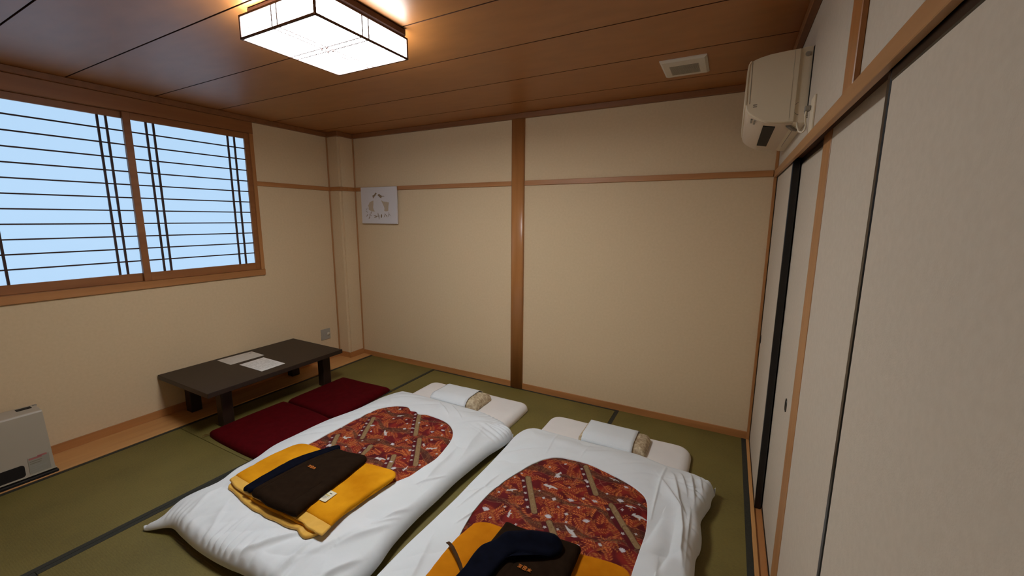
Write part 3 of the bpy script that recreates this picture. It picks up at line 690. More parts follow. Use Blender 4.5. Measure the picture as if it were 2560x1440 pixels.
# ---- the print on the quilts, painted into a grid in plan coordinates
def make_print(x0, y0, x1, y1, res, ribbons, whites, seed):
    AR = (x1-x0)*(y1-y0)
    rg = np.random.RandomState(seed); nx = int((x1-x0)/res)+1; ny = int((y1-y0)/res)+1
    X, Y = np.meshgrid(x0+np.arange(nx)*res, y0+np.arange(ny)*res)
    C = np.zeros((ny, nx, 3)); C[:] = (.125, .0070, .009)
    n1 = fbm(X, Y, 14, seed); C *= (1+.5*n1)[..., None]
    def patch(cx, cy, R):
        i0 = max(0, int((cy-R-y0)/res)); i1 = min(ny, int((cy+R-y0)/res)+2); j0 = max(0, int((cx-R-x0)/res)); j1 = min(nx, int((cx+R-x0)/res)+2)
        return slice(i0, i1), slice(j0, j1)
    def blend(sl, a, col): C[sl] = C[sl]*(1-a[..., None])+np.array(col)*a[..., None]
    def ell(cx, cy, l, w, ang, col, soft=.25):
        sl = patch(cx, cy, l); x = X[sl]-cx; y = Y[sl]-cy
        if x.size == 0: return
        u = (x*math.cos(ang)+y*math.sin(ang))/l; v = (-x*math.sin(ang)+y*math.cos(ang))/w
        r = np.sqrt(u*u+v*v*(1+1.2*np.abs(u))); blend(sl, np.clip((1-r)/soft, 0, 1), col)
    def line(pts, w, col, a=1):
        P = np.asarray(pts); c = P.mean(0); R = np.abs(P-c).max()+w*2; sl = patch(c[0], c[1], R)
        if X[sl].size == 0: return
        d, _, _ = segdist(X[sl], Y[sl], P); blend(sl, a*np.clip((w-d)/(res*1.1)+.5, 0, 1), col)
    # blotches of brighter red
    for _ in range(int((x1-x0)*(y1-y0)*130)):
        ell(rg.uniform(x0, x1), rg.uniform(y0, y1), rg.uniform(.03, .07), rg.uniform(.02, .04), rg.uniform(0, 3.1), (.27, .020, .012), .8)
    # fronds of orange leaflets, packed over the whole cloth
    occ = np.zeros((int((y1-y0)/.02)+2, int((x1-x0)/.02)+2), int); made = 0; tries = 0
    while made < int(AR*430) and tries < AR*4000:
        tries += 1; cx, cy = rg.uniform(x0, x1), rg.uniform(y0, y1)
        if occ[int((cy-y0)/.02), int((cx-x0)/.02)] > 0: continue
        made += 1
        ang = rg.uniform(0, 2*math.pi); cur = rg.uniform(-11, 11); px, py = cx, cy
        col = np.array((.62, .175, .042))*(.6+.5*rg.uniform(0, 1)); n = rg.randint(5, 9); sz = rg.uniform(.0092, .0128)
        ell(cx+.03*math.cos(ang), cy+.03*math.sin(ang), .042, .022, ang, (.27, .022, .012), .7)
        pts = []
        for k in range(n):
            pts.append((px, py))
            if x0 < px < x1 and y0 < py < y1: occ[int((py-y0)/.02), int((px-x0)/.02)] += 1
            for sgn in (-1, 1):
                la = ang+sgn*.80; q = sz*(1-.25*k/n)
                ell(px+math.cos(la)*q*1.2, py+math.sin(la)*q*1.2, q, q*.36, la, col*rg.uniform(.75, 1.15), .4)
            px += math.cos(ang)*.0120; py += math.sin(ang)*.0120; ang += cur*.0120*1.6
        line(pts, .0008, (.24, .05, .02), .8)
    # wavy bands of brown lattice
    yb = y0-.05
    while yb < y1+.05:
        ph = rg.uniform(0, 6); xx = np.arange(x0-.02, x1+.03, .004)
        yc = yb+.028*np.sin(xx*9+ph)+.018*np.sin(xx*23+ph*2)
        wv = .016+.012*np.sin(xx*14+ph)
        P = np.c_[xx, yc]; d, t, s = segdist(X, Y, P[::3]); a = np.clip((.019+.011*np.sin(X*14+ph)-d)/.008, 0, 1)
        C[:] = C*(1-.75*a[..., None])+np.array((.075, .024, .014))*(.75*a[..., None])
        for q in range(0, len(xx), 5):
            cx, cy = xx[q]+rg.uniform(-.004, .004), yc[q]+rg.uniform(-.012, .012)
            sl = patch(cx, cy, .014); u = (X[sl]-cx)/.0085; v = (Y[sl]-cy)/.006; r = np.hypot(u, v)
            if r.size: blend(sl, .8*np.clip(1-np.abs(r-1)/.35, 0, 1), (.20, .105, .05))
        for s_ in (-1, 1):
            line(np.c_[xx, yc+s_*(.021+.008*np.sin(xx*14+ph))][::4], .0012, (.33, .14, .075), .6)
        yb += rg.uniform(.145, .18)
    # thin pale tendrils
    for _ in range(int(AR*60)):
        cx, cy = rg.uniform(x0, x1), rg.uniform(y0, y1); a = rg.uniform(0, 6.3); pts = [(cx, cy)]
        for k in range(10): cx += .009*math.cos(a); cy += .009*math.sin(a); a += rg.uniform(-.3, .3); pts.append((cx, cy))
        line(pts, .0010, (.50, .17, .11), .7)
    for (a, b) in ribbons:
        a = np.array(a); b = np.array(b); dv = (b-a)/np.linalg.norm(b-a); nv = np.array((-dv[1], dv[0]))
        line([a-nv*.026, b-nv*.026], .012, (.10, .006, .010)); 
        line([a, b], .0155, (.03, .010, .008)); line([a, b], .0135, (.30, .185, .085))
        for k in range(int(np.linalg.norm(b-a)/.008)):
            p = a+(b-a)*rg.uniform(0, 1)+nv*rg.uniform(-.010, .010); ell(p[0], p[1], rg.uniform(.002, .006), .002, rg.uniform(0, 3), rg.choice([0, 1]) and (.42, .33, .2) or (.17, .10, .05), .6)
        for k in range(int(np.linalg.norm(b-a)/.05)):
            p = a+(b-a)*(k+.5)*.05/np.linalg.norm(b-a)-nv*.028
            for m in range(5):
                t = m*1.257; ell(p[0]+.005*math.cos(t), p[1]+.005*math.sin(t), .005, .003, t, (.70, .64, .62), .4)
    def bird(cx, cy, ang, s=1.0):
        R = lambda u, v: (cx+s*(u*math.cos(ang)-v*math.sin(ang)), cy+s*(u*math.sin(ang)+v*math.cos(ang)))
        w = (.66, .62, .60)
        p = R(0, 0); ell(p[0], p[1], .028*s, .010*s, ang, w, .3); p = R(-.022, .006); ell(p[0], p[1], .014*s, .006*s, ang+.7, w, .4)
        p = R(.026, -.004); ell(p[0], p[1], .016*s, .005*s, ang-.3, w, .4); p = R(.004, -.011); ell(p[0], p[1], .009*s, .005*s, ang+1.3, w, .4)
        p = R(.002, .003); ell(p[0], p[1], .014*s, .002*s, ang+.1, (.42, .38, .40), .6)
    def fan(cx, cy, ang, s=1.0):
        for k in range(5):
            t = ang+(-1.0+.5*k); ell(cx+.009*s*math.cos(t), cy+.009*s*math.sin(t), .010*s, .0042*s, t, (.66, .62, .66), .35)
        ell(cx, cy, .006*s, .006*s, 0, (.62, .58, .62), .4)
    def diamond(cx, cy, s=1.0):
        sl = patch(cx, cy, .02*s); u = np.abs(X[sl]-cx)+np.abs(Y[sl]-cy)
        if u.size: blend(sl, np.clip((.0105*s-u)/.002, 0, 1), (.62, .57, .57))
    for (k, cx, cy, a, s) in whites: (bird if k == 'b' else fan)(cx, cy, a, s) if k != 'd' else diamond(cx, cy, s)
    used = [(w[1], w[2]) for w in whites]
    for _ in range(int(AR*110)):
        cx, cy = rg.uniform(x0, x1), rg.uniform(y0, y1)
        if min([9]+[math.hypot(cx-a, cy-b) for a, b in used]) < .050: continue
        used.append((cx, cy)); k = rg.randint(0, 4)
        if k == 0: diamond(cx, cy, rg.uniform(.7, 1.1))
        elif k == 1: fan(cx, cy, rg.uniform(0, 6.3), rg.uniform(.6, .95))
        else:
            for m in range(4): t = m*1.57+cx*50; ell(cx+.004*math.cos(t), cy+.004*math.sin(t), .0045, .003, t, (.64, .58, .56), .4)
    for _ in range(int((x1-x0)*(y1-y0)*7)): bird(rg.uniform(x0, x1), rg.uniform(y0, y1), rg.uniform(0, 6.3), rg.uniform(.6, .9))
    return X, Y, np.clip(C, 0.002, 1)

def duvet(O, mat_rect, hole, ridges, gathers, seed, label, ribbons, whites, lift=.040, tip=None):
    top, bot = make_H(O, mat_rect, ridges, gathers, seed, lift=lift, tip=tip)
    c = O.mean(0); e = meta(empty('duvet', (c[0], c[1], 0)), label, 'duvet', 'duvets in white covers with an oval window')
    cloth_ring('duvet_cover', O, top, bot, M['cotton'], e, hole=hole, K=120, power=1.35)
    # quilt panel just below the cover's window
    m = .03; x0, y0 = hole.min(0)-m; x1, y1 = hole.max(0)+m; res = .0023
    X, Y, C = make_print(x0, y0, x1, y1, res, ribbons, whites, seed)
    creases = [([(x0+.02, y0+.3+.23*k), (x1-.02, y0+.22+.23*k)], -.0045, .009) for k in range(-1, 6)]+[([(x0+.2+.23*k, y0), (x0+.12+.23*k, y1)], -.004, .009) for k in range(0, 4)]
    d, _, _ = segdist(X, Y, hole[::6], True); ins = inside(X, Y, hole[::3])
    keep = ins | (d < .022)
    Z = top(X, Y)-.0055+.0035*ss(.01, .10, np.where(ins, d, 0))
    for p, a, w in creases: Z = Z+np.where(ins, 1, 0)*a*np.exp(-(segdist(X, Y, p)[0]/w)**2)
    Z = Z+.0022*fbm(X, Y, 22, seed+3)*ins
    idx = -np.ones(X.shape, int); idx[keep] = np.arange(keep.sum()); q = keep[:-1, :-1] & keep[1:, :-1] & keep[:-1, 1:] & keep[1:, 1:]
    F = np.c_[idx[:-1, :-1][q], idx[:-1, 1:][q], idx[1:, 1:][q], idx[1:, :-1][q]]
    me = np_mesh('printed_quilt', np.c_[X[keep], Y[keep], Z[keep]], F)
    ca = me.color_attributes.new('print', 'FLOAT_COLOR', 'POINT'); ca.data.foreach_set('color', np.c_[C[keep], np.ones(keep.sum())].astype(np.float32).ravel())
    o = link('printed_quilt', me, M['print']); under(o, e); o['label'] = 'crimson quilt printed with orange leaves, white birds and tan bands'
    return top

O1 = spline_closed([(1.425,-.692),(1.66,-.688),(1.87,-.688),(2.06,-.690),(2.165,-.695),(2.33,-.740),(2.425,-.785),(2.478,-.820),(2.480,-.89),(2.466,-.98),(2.442,-1.09),(2.428,-1.25),(2.418,-1.40),(2.419,-1.55),
    (2.417,-1.72),(2.430,-1.88),(2.455,-1.99),(2.464,-2.08),(2.470,-2.22),(2.450,-2.310),(2.30,-2.295),(2.15,-2.290),(2.01,-2.291),(1.92,-2.303),(1.81,-2.313),(1.68,-2.316),(1.54,-2.309),(1.44,-2.303),(1.365,-2.330),(1.283,-2.356),
    (1.306,-2.300),(1.302,-2.225),(1.320,-2.14),(1.332,-2.05),(1.296,-1.955),(1.286,-1.843),(1.246,-1.710),(1.247,-1.565),(1.258,-1.34),(1.306,-1.114),(1.320,-.880),(1.372,-.725)], 900, sharp=(30, 7))
H1o = spline_closed([(1.49,-1.70),(1.490,-1.40),(1.493,-1.235),(1.505,-1.105),(1.560,-1.005),(1.646,-.957),(1.690,-.962),(1.733,-.988),(1.775,-.980),(1.813,-.998),(1.862,-.978),(1.922,-.978),(2.03,-.993),(2.106,-1.024),(2.170,-1.080),(2.219,-1.159),
    (2.249,-1.262),(2.268,-1.377),(2.260,-1.484),(2.238,-1.575),(2.209,-1.650),(2.16,-1.78),(2.05,-1.90),(1.88,-1.945),(1.70,-1.92),(1.56,-1.83)], 300)
R1 = [([(2.104,-2.085),(2.052,-2.150),(2.001,-2.215),(1.961,-2.262),(1.93,-2.30)], .012, .016, .006),
      ([(2.183,-2.10),(2.186,-2.27)], .006, .012), ([(2.43,-2.05),(2.35,-2.24)], .010, .018), ([(2.440,-1.60),(2.405,-1.703),(2.365,-1.799),(2.33,-1.90)], .010, .016, .004),
      ([(2.40,-1.42),(2.37,-1.485),(2.305,-1.597)], .004, .006), ([(2.41,-1.77),(2.34,-1.90)], .004, .007), ([(2.395,-1.85),(2.30,-2.06)], .009, .022), ([(2.33,-1.95),(2.20,-2.2)], .006, .02),
      ([(2.30,-1.22),(2.33,-1.55)], .004, .02), ([(2.32,-.98),(2.37,-1.28)], .006, .03),
      ([(1.62,-2.15),(1.72,-2.27)], .007, .014), ([(1.45,-2.10),(1.52,-2.26)], .006, .014), ([(1.80,-2.14),(1.84,-2.28)], .006, .012), ([(1.36,-1.9),(1.33,-2.25)], .006, .03), ([(1.75,-.72),(2.0,-.90)], .004, .012), ([(1.86,-.71),(2.11,-.90)], .004, .010)]
G1 = [([(1.34,-2.325),(1.50,-2.300),(1.77,-2.30),(1.98,-2.28),(2.30,-2.28)], .050, .015, .060, 14), ([(2.16,-.695),(2.33,-.74),(2.44,-.79),(2.44,-.90),(2.42,-1.02)], .036, .012, .085, 26)]
RB1 = [((1.58,-1.19),(1.715,-1.41)), ((1.83,-1.45),(1.90,-1.66)), ((1.80,-.97),(1.985,-1.225)), ((2.04,-1.25),(2.20,-1.47)), ((1.55,-1.46),(1.70,-1.66)), ((2.03,-1.46),(2.16,-1.68))]
WH1 = [('b', 1.80, -1.30, 2.6, 1.0), ('b', 1.98, -1.52, .4, 1.0), ('b', 2.17, -1.30, .9, 1.0), ('b', 1.62, -1.45, .4, .9), ('b', 1.72, -1.08, .9, .7), ('f', 1.93, -1.38, 1, 1.1), ('f', 2.10, -1.10, 1.5, 1), ('d', 1.87, -1.20, 0, 1.3), ('d', 2.07, -1.37, 0, 1.2), ('f', 1.66, -1.28, 2, 1.1), ('d', 1.64, -1.0, 0, 1.2), ('f', 2.12, -1.56, 2, 1.1), ('f', 1.60, -1.57, 1, 1.2)]
top1 = duvet(O1, (1.402, -2.20, 2.366, -.318), H1o, R1, G1, 21, 'duvet in white cover with red print window, the bed nearer the low table', RB1, WH1, .040, (1.283, -2.356))

O2 = spline_closed([(2.612,-.712),(2.72,-.712),(2.871,-.713),(3.00,-.712),(3.215,-.700),(3.299,-.704),(3.428,-.736),(3.545,-.742),(3.619,-.752),(3.694,-.790),(3.680,-.84),(3.674,-.91),(3.655,-.98),(3.638,-1.06),(3.650,-1.177),
    (3.647,-1.25),(3.634,-1.31),(3.636,-1.45),(3.640,-1.80),(3.632,-2.10),(3.620,-2.26),(3.40,-2.285),(3.05,-2.28),(2.70,-2.285),(2.512,-2.27),(2.506,-2.10),(2.502,-1.90),(2.508,-1.75),(2.514,-1.55),(2.512,-1.40),(2.512,-1.22),(2.506,-1.0),(2.500,-.88),(2.520,-.78),(2.560,-.732)], 860, sharp=(9,))
H2o = spline_closed([(2.70,-1.70),(2.687,-1.574),(2.696,-1.426),(2.734,-1.273),(2.772,-1.156),(2.827,-1.066),(2.888,-1.020),(2.994,-1.001),(3.088,-1.009),(3.199,-1.035),(3.296,-1.068),(3.360,-1.108),(3.396,-1.160),(3.418,-1.27),(3.427,-1.365),
    (3.425,-1.474),(3.421,-1.588),(3.415,-1.68),(3.38,-1.82),(3.27,-1.92),(3.06,-1.95),(2.86,-1.92),(2.74,-1.82)], 300)
R2 = [([(3.44,-.80),(3.431,-.998),(3.434,-1.26)], .0045, .006), ([(3.438,-.954),(3.504,-1.067),(3.548,-1.139),(3.570,-1.271),(3.574,-1.395),(3.588,-1.449)], .012, .017, .005),
      ([(3.485,-.86),(3.535,-1.075),(3.573,-1.166)], .008, .012), ([(3.569,-.81),(3.605,-1.031)], .008, .010), ([(3.613,-.80),(3.640,-.955)], .005, .008), ([(3.52,-.83),(3.565,-1.0)], .006, .011),
      ([(3.474,-1.212),(3.435,-1.424)], -.007, .024), ([(3.536,-1.223),(3.533,-1.417),(3.503,-1.562)], -.008, .022), ([(3.59,-1.1),(3.60,-1.5)], .006, .014), ([(3.50,-1.5),(3.52,-1.9)], .006, .02),
      ([(3.00,-.72),(2.99,-.98)], .002, .005), ([(2.77,-.73),(2.80,-1.02)], .002, .006), ([(2.66,-1.35),(2.60,-1.62)], .004, .010), ([(2.70,-1.60),(2.66,-1.72)], .004, .007), ([(2.62,-1.85),(2.70,-2.1)], .005, .02)]
G2 = [([(3.56,-.75),(3.66,-.79),(3.66,-.95),(3.63,-1.05)], .05, .008, .08, 12), ([(3.63,-1.08),(3.64,-1.25),(3.625,-1.5),(3.63,-2.1)], .09, .008, .05, 10)]
RB2 = [((2.801,-1.267),(2.940,-1.485)), ((3.029,-1.516),(3.098,-1.60)), ((3.043,-1.025),(3.161,-1.227)), ((3.251,-1.268),(3.337,-1.381)), ((3.345,-1.387),(3.411,-1.461)), ((2.78,-1.12),(2.74,-1.08)), ((3.10,-1.60),(3.16,-1.70))]
WH2 = [('b', 2.934, -1.282, .1, 1.15), ('b', 3.381, -1.278, .2, 1.0), ('b', 3.136, -1.522, 2.7, 1.2), ('f', 3.065, -1.338, 1.6, 1.2), ('f', 3.171, -1.286, 1.6, 1.1), ('f', 3.282, -1.226, 1.6, 1.2), ('f', 2.727, -1.583, 1.6, 1.3), ('f', 2.941, -1.191, 1.6, 1.1),
       ('f', 3.281, -1.101, 1.4, .9), ('d', 3.117, -1.29, 0, 1.0), ('f', 3.009, -1.488, 1.6, 1.2), ('f', 3.179, -1.434, 2, 1.2), ('d', 3.08, -1.43, 0, 1.1), ('d', 2.99, -1.36, 0, 1.3), ('b', 2.77, -1.40, .8, .8), ('b', 3.21, -1.06, 0, .8), ('d', 3.27, -1.53, 0, 1), ('f', 3.36, -1.52, 1.6, 1)]
top2 = duvet(O2, (2.590, -2.20, 3.548, -.384), H2o, R2, G2, 33, 'duvet in white cover with red print window, the bed nearer the sliding doors', RB2, WH2, .022)

# ---- pillows with white towels
def pillow(x0, y0, x1, y1, tx0, tx1, label, tlabel, seed, tilt=0.0):
    O = roundrect(x0, y0, x1, y1, .03, 200, .01, seed); zc = MT
    def tp(x, y, d): return zc+.002+(.056+tilt*(x-x0))*roundoff(d, .075)**.9+.0025*fbm(x, y, 14, seed)
    p = cloth_ring('small_pillow', O, tp, lambda x, y: np.full(x.shape, zc+.0005), M['pilfab'], None, K=34); meta(p, label, 'pillow', 'small patterned pillows')
    # towel folded over the pillow
    Od = O[::2]; ya, yb = y0-.007, y1+.007; n = 60; nt = 14; V = []
    for i in range(nt+1):
        x = tx0+(tx1-tx0)*i/nt
        path = [(ya-.003, zc+.004)]
        ys = np.linspace(ya, yb, n); xx = np.full(n, x); d, _, _ = segdist(xx, ys, Od, True); d = np.where(inside(xx, ys, Od), d, 0)
        zs = tp(xx, ys, d+.008)+.006; zs = np.maximum(zs, zc+.004)
        path += list(zip(ys, zs))+[(yb+.003, zc+.004)]
        V.append([(x+.003*fbm(np.array([yy]), np.array([x]), 8, seed)[0], yy, zz) for yy, zz in path])
    m_ = len(V[0]); A = np.array(V).reshape(-1, 3); F = [(i*m_+j, (i+1)*m_+j, (i+1)*m_+j+1, i*m_+j+1) for i in range(nt) for j in range(m_-1)]
    me = np_mesh('towel', A, np.array(F)); o = link('pillow_towel', me, M['cotton']); s = o.modifiers.new('s', 'SOLIDIFY'); s.thickness = .0028; s.offset = 1
    meta(o, tlabel, 'towel', 'white towels over the small pillows')
pillow(1.640, -.668, 2.078, -.425, 1.655, 1.985, 'small beige floral pillow on the bed nearer the low table', 'white towel over the pillow of the bed nearer the low table', 41, .02)
pillow(2.878, -.690, 3.304, -.452, 2.908, 3.228, 'small beige patterned pillow on the bed nearer the sliding doors', 'white towel over the pillow of the bed nearer the sliding doors', 42)

# ---- folded blankets, robes, sashes
def slab(name, pts, base, th, mat, parent, n=260, r=.012, amp=.002, seed=0, sharp=(), K=44, wob=0.0, extra=None):
    O = spline_closed(pts, n, sharp)
    if wob:
        c = O.mean(0); dv = O-c; dv /= np.linalg.norm(dv, axis=1)[:, None]; O = O+dv*(wob*fbm(O[:, 0], O[:, 1], 18, seed))[:, None]
    def tp(x, y, d):
        z = base(x, y)+th*(.25+.75*roundoff(d, r))+amp*fbm(x, y, 11, seed)*ss(0, .02, d)
        return z+(extra(x, y, d) if extra is not None else 0)
    return cloth_ring(name, O, tp, lambda x, y: base(x, y), mat, parent, K=K, power=1.6, edge=.001)
def flat(topfn, off):
    return lambda x, y: topfn(x, y)+off+.0075
def blanket(dx, dy, label, seed, tp, fleece, tag_pos=None, sx=1.0):
    P = lambda L: [(1.842+(x-1.842)*sx+dx, y+dy) for x, y in L]
    e = meta(empty('folded_blanket', (1.85+dx, -1.86+dy, .12)), label, 'blanket', 'folded yellow blankets on the duvets')
    slab('bottom_fold', P([(1.500,-2.080),(1.488,-2.02),(1.487,-1.72),(1.53,-1.672),(1.85,-1.655),(2.15,-1.648),(2.192,-1.68),(2.19,-1.80),(2.182,-1.95),(2.185,-2.06),(2.155,-2.112),(2.06,-2.100),(1.90,-2.114),(1.71,-2.110),(1.57,-2.092)]), flat(tp, -.003), .013, M['satin'], e, seed=seed, wob=.006, r=.006)
    slab('middle_fold', P([(1.488,-2.058),(1.478,-2.00),(1.478,-1.73),(1.52,-1.672),(1.85,-1.650),(2.17,-1.642),(2.215,-1.68),(2.205,-1.80),(2.192,-1.93),(2.20,-2.03),(2.16,-2.085),(2.06,-2.080),(1.90,-2.088),(1.71,-2.088),(1.57,-2.070)]), flat(tp, .0105), .011, fleece, e, seed=seed+1, wob=.006, r=.006)
    slab('top_fold', P([(1.478,-2.030),(1.472,-1.95),(1.474,-1.765),(1.520,-1.672),(1.678,-1.655),(1.997,-1.630),(2.165,-1.614),(2.215,-1.640),(2.216,-1.70),(2.206,-1.80),(2.196,-1.92),(2.214,-2.032),(2.037,-2.030),(1.80,-2.04),(1.60,-2.036)]), flat(tp, .022), .014, fleece, e, seed=seed+2, sharp=(0, 11), wob=.004, r=.014, amp=.005, K=44)
    o = slab('blanket_binding', P([(1.478,-2.026),(1.60,-2.033),(1.80,-2.037),(2.037,-2.027),(2.216,-2.030),(2.236,-2.090),(2.12,-2.085),(2.047,-2.074),(1.80,-2.080),(1.60,-2.085),(1.482,-2.062)]), flat(tp, .0205), .010, M['satin'], e, seed=seed+3, sharp=(0, 4, 5, 10), r=.005, amp=.004)
    o['label'] = 'pale yellow satin edge binding'
    if tag_pos:
        q = tag_pos; z = TOPZ+.0500
        bm = bmesh.new(); v = [bm.verts.new((x, y, z)) for x, y in q]; v2 = [bm.verts.new((x, y, z-.001)) for x, y in q]; bm.faces.new(v); bm.faces.new(v2[::-1])
        for k in range(4): bm.faces.new((v[k], v[(k+1) % 4], v2[(k+1) % 4], v2[k]))
        t = bm_obj('care_tag', bm, M['tag'], e)
        def qp(u, w): 
            a = Vector((*q[0], z+.0006)).lerp(Vector((*q[3], z+.0006)), u); b = Vector((*q[1], z+.0006)).lerp(Vector((*q[2], z+.0006)), u); return a.lerp(b, w)
        def rect(nm, u0, u1, w0, w1, mt):
            bm = bmesh.new(); vs = [bm.verts.new(qp(*k)) for k in ((u0, w0), (u1, w0), (u1, w1), (u0, w1))]; bm.faces.new(vs)
            o = bm_obj(nm, bm, mt, e); o.location = Vector(o.location); return o
        rect('tag_mark', .74, .80, .36, .68, M['ink']); rect('tag_stripe', .52, .60, .12, .72, M['tagy'])
        for k, (u, w0, w1) in enumerate(((.42, .12, .45), (.42, .5, .75), (.35, .12, .6), (.28, .12, .3), (.28, .36, .66), (.21, .2, .5))): rect('tag_text', u, u+.035, w0, w1, M['greyink'])
    return e
blanket(0, 0, 'folded mustard-yellow blanket on the bed nearer the low table, tag showing', 51, top1, M['yellow'], [(2.034,-1.960),(2.082,-1.956),(2.080,-1.888),(2.032,-1.888)])
blanket(1.240, -.028, 'folded mustard-yellow blanket on the bed nearer the sliding doors', 61, top2, M['yellow2'], None, .92)

def kanji(parent, c, s, ang, z):
    """three small embroidered characters"""
    G = [[(0,.9,1,.9),(.5,.9,.5,.1),(.1,.6,.4,.4),(.9,.6,.6,.4),(0,.1,1,.1)], [(.1,1,.1,0),(.9,1,.9,0),(.1,1,.9,1),(.1,.5,.9,.5),(.1,0,.9,0),(.5,1,.5,0)], [(.5,1,.5,0),(0,.7,1,.7),(.1,.4,.9,.4),(.5,.4,0,0),(.5,.4,1,0)]]
    bm = bmesh.new(); a = math.radians(ang); ca, sa = math.cos(a), math.sin(a)
    for gi, g_ in enumerate(G):
        for (x0, y0, x1, y1) in g_:
            p = [Vector((ca*(u+gi*1.25-1.75)-sa*(v-.5), sa*(u+gi*1.25-1.75)+ca*(v-.5), 0))*s+Vector((c[0], c[1], z)) for u, v in ((x0, y0), (x1, y1))]
            tube(bm, p, s*.085, 5)
    o = bm_obj('embroidered_lettering', bm, M['orange'], parent); o['label'] = 'small orange embroidered characters'
def robe(pts, label, seed, kj, base, creases):
    c = np.mean(pts, 0); e = meta(empty('folded_robe', (c[0], c[1], .17)), label, 'robe', 'folded dark brown robes on the blankets')
    b = lambda x, y: base(x, y)
    ex = lambda x, y, d: sum(-.0035*np.exp(-(segdist(x, y, p)[0]/.0035)**2) for p in creases)+.004*ss(0, .1, d)
    slab('robe_body', pts, b, .030, M['brown'], e, seed=seed, r=.026, amp=.003, K=60, n=300, extra=ex)
    return e
BO_ = .0530
B = TOPZ+BO_; B1 = lambda x, y: top1(x, y)+BO_; B2 = lambda x, y: top2(x, y)+BO_
rb = robe([(1.728,-2.082),(1.732,-1.95),(1.742,-1.806),(1.785,-1.655),(1.815,-1.642),(1.88,-1.638),(1.962,-1.622),(2.000,-1.633),(2.014,-1.70),(2.036,-1.894),(2.050,-2.06),(2.050,-2.083),(1.97,-2.094),(1.883,-2.103),(1.80,-2.094)],
          'folded dark brown robe on the blanket of the bed nearer the low table', 71, None, B1, [[(1.770,-2.09),(1.775,-1.9),(1.810,-1.65)], [(1.99,-2.08),(1.985,-1.90)]])
kanji(rb, (1.842, -1.847), .0150, 0, B+.037)
sash1 = meta(slab('robe_sash', [(1.660,-2.082),(1.650,-1.95),(1.652,-1.825),(1.70,-1.70),(1.745,-1.618),(1.778,-1.622),(1.776,-1.66),(1.733,-1.80),(1.723,-1.95),(1.719,-2.075),(1.69,-2.088)], B1, .018, M['navy'], None, seed=75, r=.010, amp=.003),
             'navy sash along the brown robe on the bed nearer the low table', 'sash', 'navy sashes')
rb2 = robe([(2.884,-2.10),(2.884,-1.95),(2.890,-1.86),(2.896,-1.72),(2.902,-1.682),(2.97,-1.682),(3.10,-1.668),(3.215,-1.656),(3.228,-1.690),(3.231,-1.80),(3.236,-1.95),(3.24,-2.10),(3.08,-2.12)],
           'folded dark brown robe on the blanket of the bed nearer the sliding doors', 81, None, B2, [[(3.035,-1.86),(3.02,-2.1)]])
kanji(rb2, (3.082, -1.876), .0150, 0, B+.037)
def obi_extra(x, y, d):
    return .024*np.exp(-(segdist(x, y, [(2.97,-1.80),(3.05,-1.755),(3.13,-1.735)])[0]/.032)**2)+.004*fbm(x, y, 16, 4)
BO = lambda x, y: B2(x, y)+.040
sash2 = meta(slab('robe_sash', [(2.890,-2.095),(2.889,-1.98),(2.890,-1.885),(2.925,-1.82),(2.972,-1.752),(3.04,-1.708),(3.12,-1.692),(3.168,-1.715),(3.175,-1.755),(3.150,-1.79),(3.09,-1.815),(3.025,-1.845),(3.002,-1.90),(2.992,-2.0),(2.985,-2.10)], BO, .016, M['navy'], None, seed=85, r=.014, amp=.003, extra=obi_extra, K=44),
             'navy sash heaped in a loop on the brown robe, bed nearer the sliding doors', 'sash', 'navy sashes')
bm = bmesh.new(); pts = [(2.735,-1.884,.184), (2.752,-1.893,.192), (2.778,-1.908,.198), (2.812,-1.930,.196), (2.845,-1.952,.188), (2.872,-1.975,.182)]
w_ = .0055
L_ = [[Vector(p)+Vector((o_[0], o_[1], o_[2])) for o_ in ((-.004, -w_, 0), (.004, w_, 0), (.004, w_, .003), (-.004, -w_, .003))] for p in pts]
vs = [[bm.verts.new(p) for p in r_] for r_ in L_]
for i in range(len(vs)-1):
    for k in range(4): bm.faces.new((vs[i][k], vs[i][(k+1) % 4], vs[i+1][(k+1) % 4], vs[i+1][k]))
bm.faces.new(vs[0]); bm.faces.new(vs[-1][::-1])
o = bm_obj('tie_string', bm, M['brown2'], rb2); o['label'] = 'thin brown tie string trailing over the blanket'

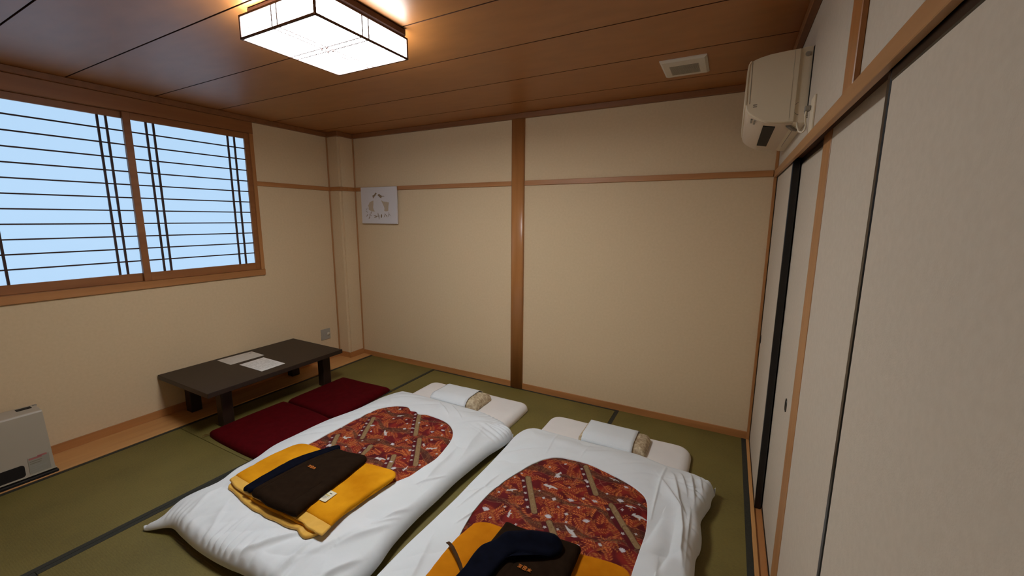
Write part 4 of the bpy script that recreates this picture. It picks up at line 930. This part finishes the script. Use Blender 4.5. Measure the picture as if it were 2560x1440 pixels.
# =================================================================== HEATER
hz = .0085
ht = meta(empty('fan_heater', (.19, -2.62, hz)), 'pale grey kerosene fan heater on the floorboards below the window', 'heater')
hy0, hy1 = -2.83, -2.386
bm = bmesh.new(); prism(bm, [(.130, .032), (.2585, .032), (.2585, .386), (.256, .392), (.250, .395), (.135, .402), (.130, .398)], hy0, hy1, 'y')
for v in bm.verts:
    if v.co.y > -2.5: v.co.y -= .012*(v.co.z/.4)
hb = bm_obj('body', bm, M['heater'], ht); md = hb.modifiers.new('b', 'BEVEL'); md.width = .004; md.segments = 3; md.limit_method = 'ANGLE'
box('base_tray', (.120, hy0-.01, hz), (.280, hy1+.006, hz+.017), M['ink'], ht, bev=.004)
box('base_lip', (.125, hy0-.005, .0325), (.268, hy1+.002, .0355), M['heater'], ht)
gp = []
for cy, cz, t0 in ((-2.515, .096, 0), (-2.728, .096, 90), (-2.728, .053, 180), (-2.515, .053, 270)):
    gp += [(cy+.014*math.cos(math.radians(t0+k*18)), cz+.014*math.sin(math.radians(t0+k*18))) for k in range(6)]
bm = bmesh.new(); prism(bm, gp, .2575, .2600, 'x')
gr = bm_obj('air_grille', bm, M['ink'], ht); gr['label'] = 'black rounded warm air outlet'
bm = bmesh.new(); add_box(bm, (.155, -2.478, .3985), (.187, -2.420, .4025), .001); bm_obj('display', bm, M['ink'], ht)
bm = bmesh.new()
for k in range(4): add_box(bm, (.148+.009*(k % 2), -2.412+.010*(k//2), .3985), (.153+.009*(k % 2), -2.405+.010*(k//2), .4035))
bm_obj('control_button', bm, M['acgrey'], ht)
lb = empty('warning_label', (.2598, -2.446, .05)); lb.location = Vector(lb.location)-Vector(ht.location); lb.parent = ht
def lrect(nm, y0, y1, z0, z1, mt, x=.2602):
    bm = bmesh.new(); s = .0  # lies on the front
    k = [bm.verts.new((x+.0002*(z/.4), y, z)) for y, z in ((y0, z0), (y1, z0), (y1, z1), (y0, z1))]; bm.faces.new(k)
    o = bm_obj(nm, bm, mt); o.location = Vector((0, 0, 0))-Vector((.2598, -2.446, .05)); o.parent = lb; return o
lrect('label_sheet', -2.486, -2.404, .040, .136, M['label'])
lrect('label_header', -2.482, -2.432, .124, .134, M['pink'], .2606); lrect('label_header', -2.448, -2.412, .130, .140, M['pink'], .2606)
rg = random.Random(9)
for k in range(6):
    z = .110-.012*k; lrect('label_line', -2.480, -2.480+rg.uniform(.03, .066), z, z+.0045, M['ventslot'] if k < 2 else M['greyink'], .2606)
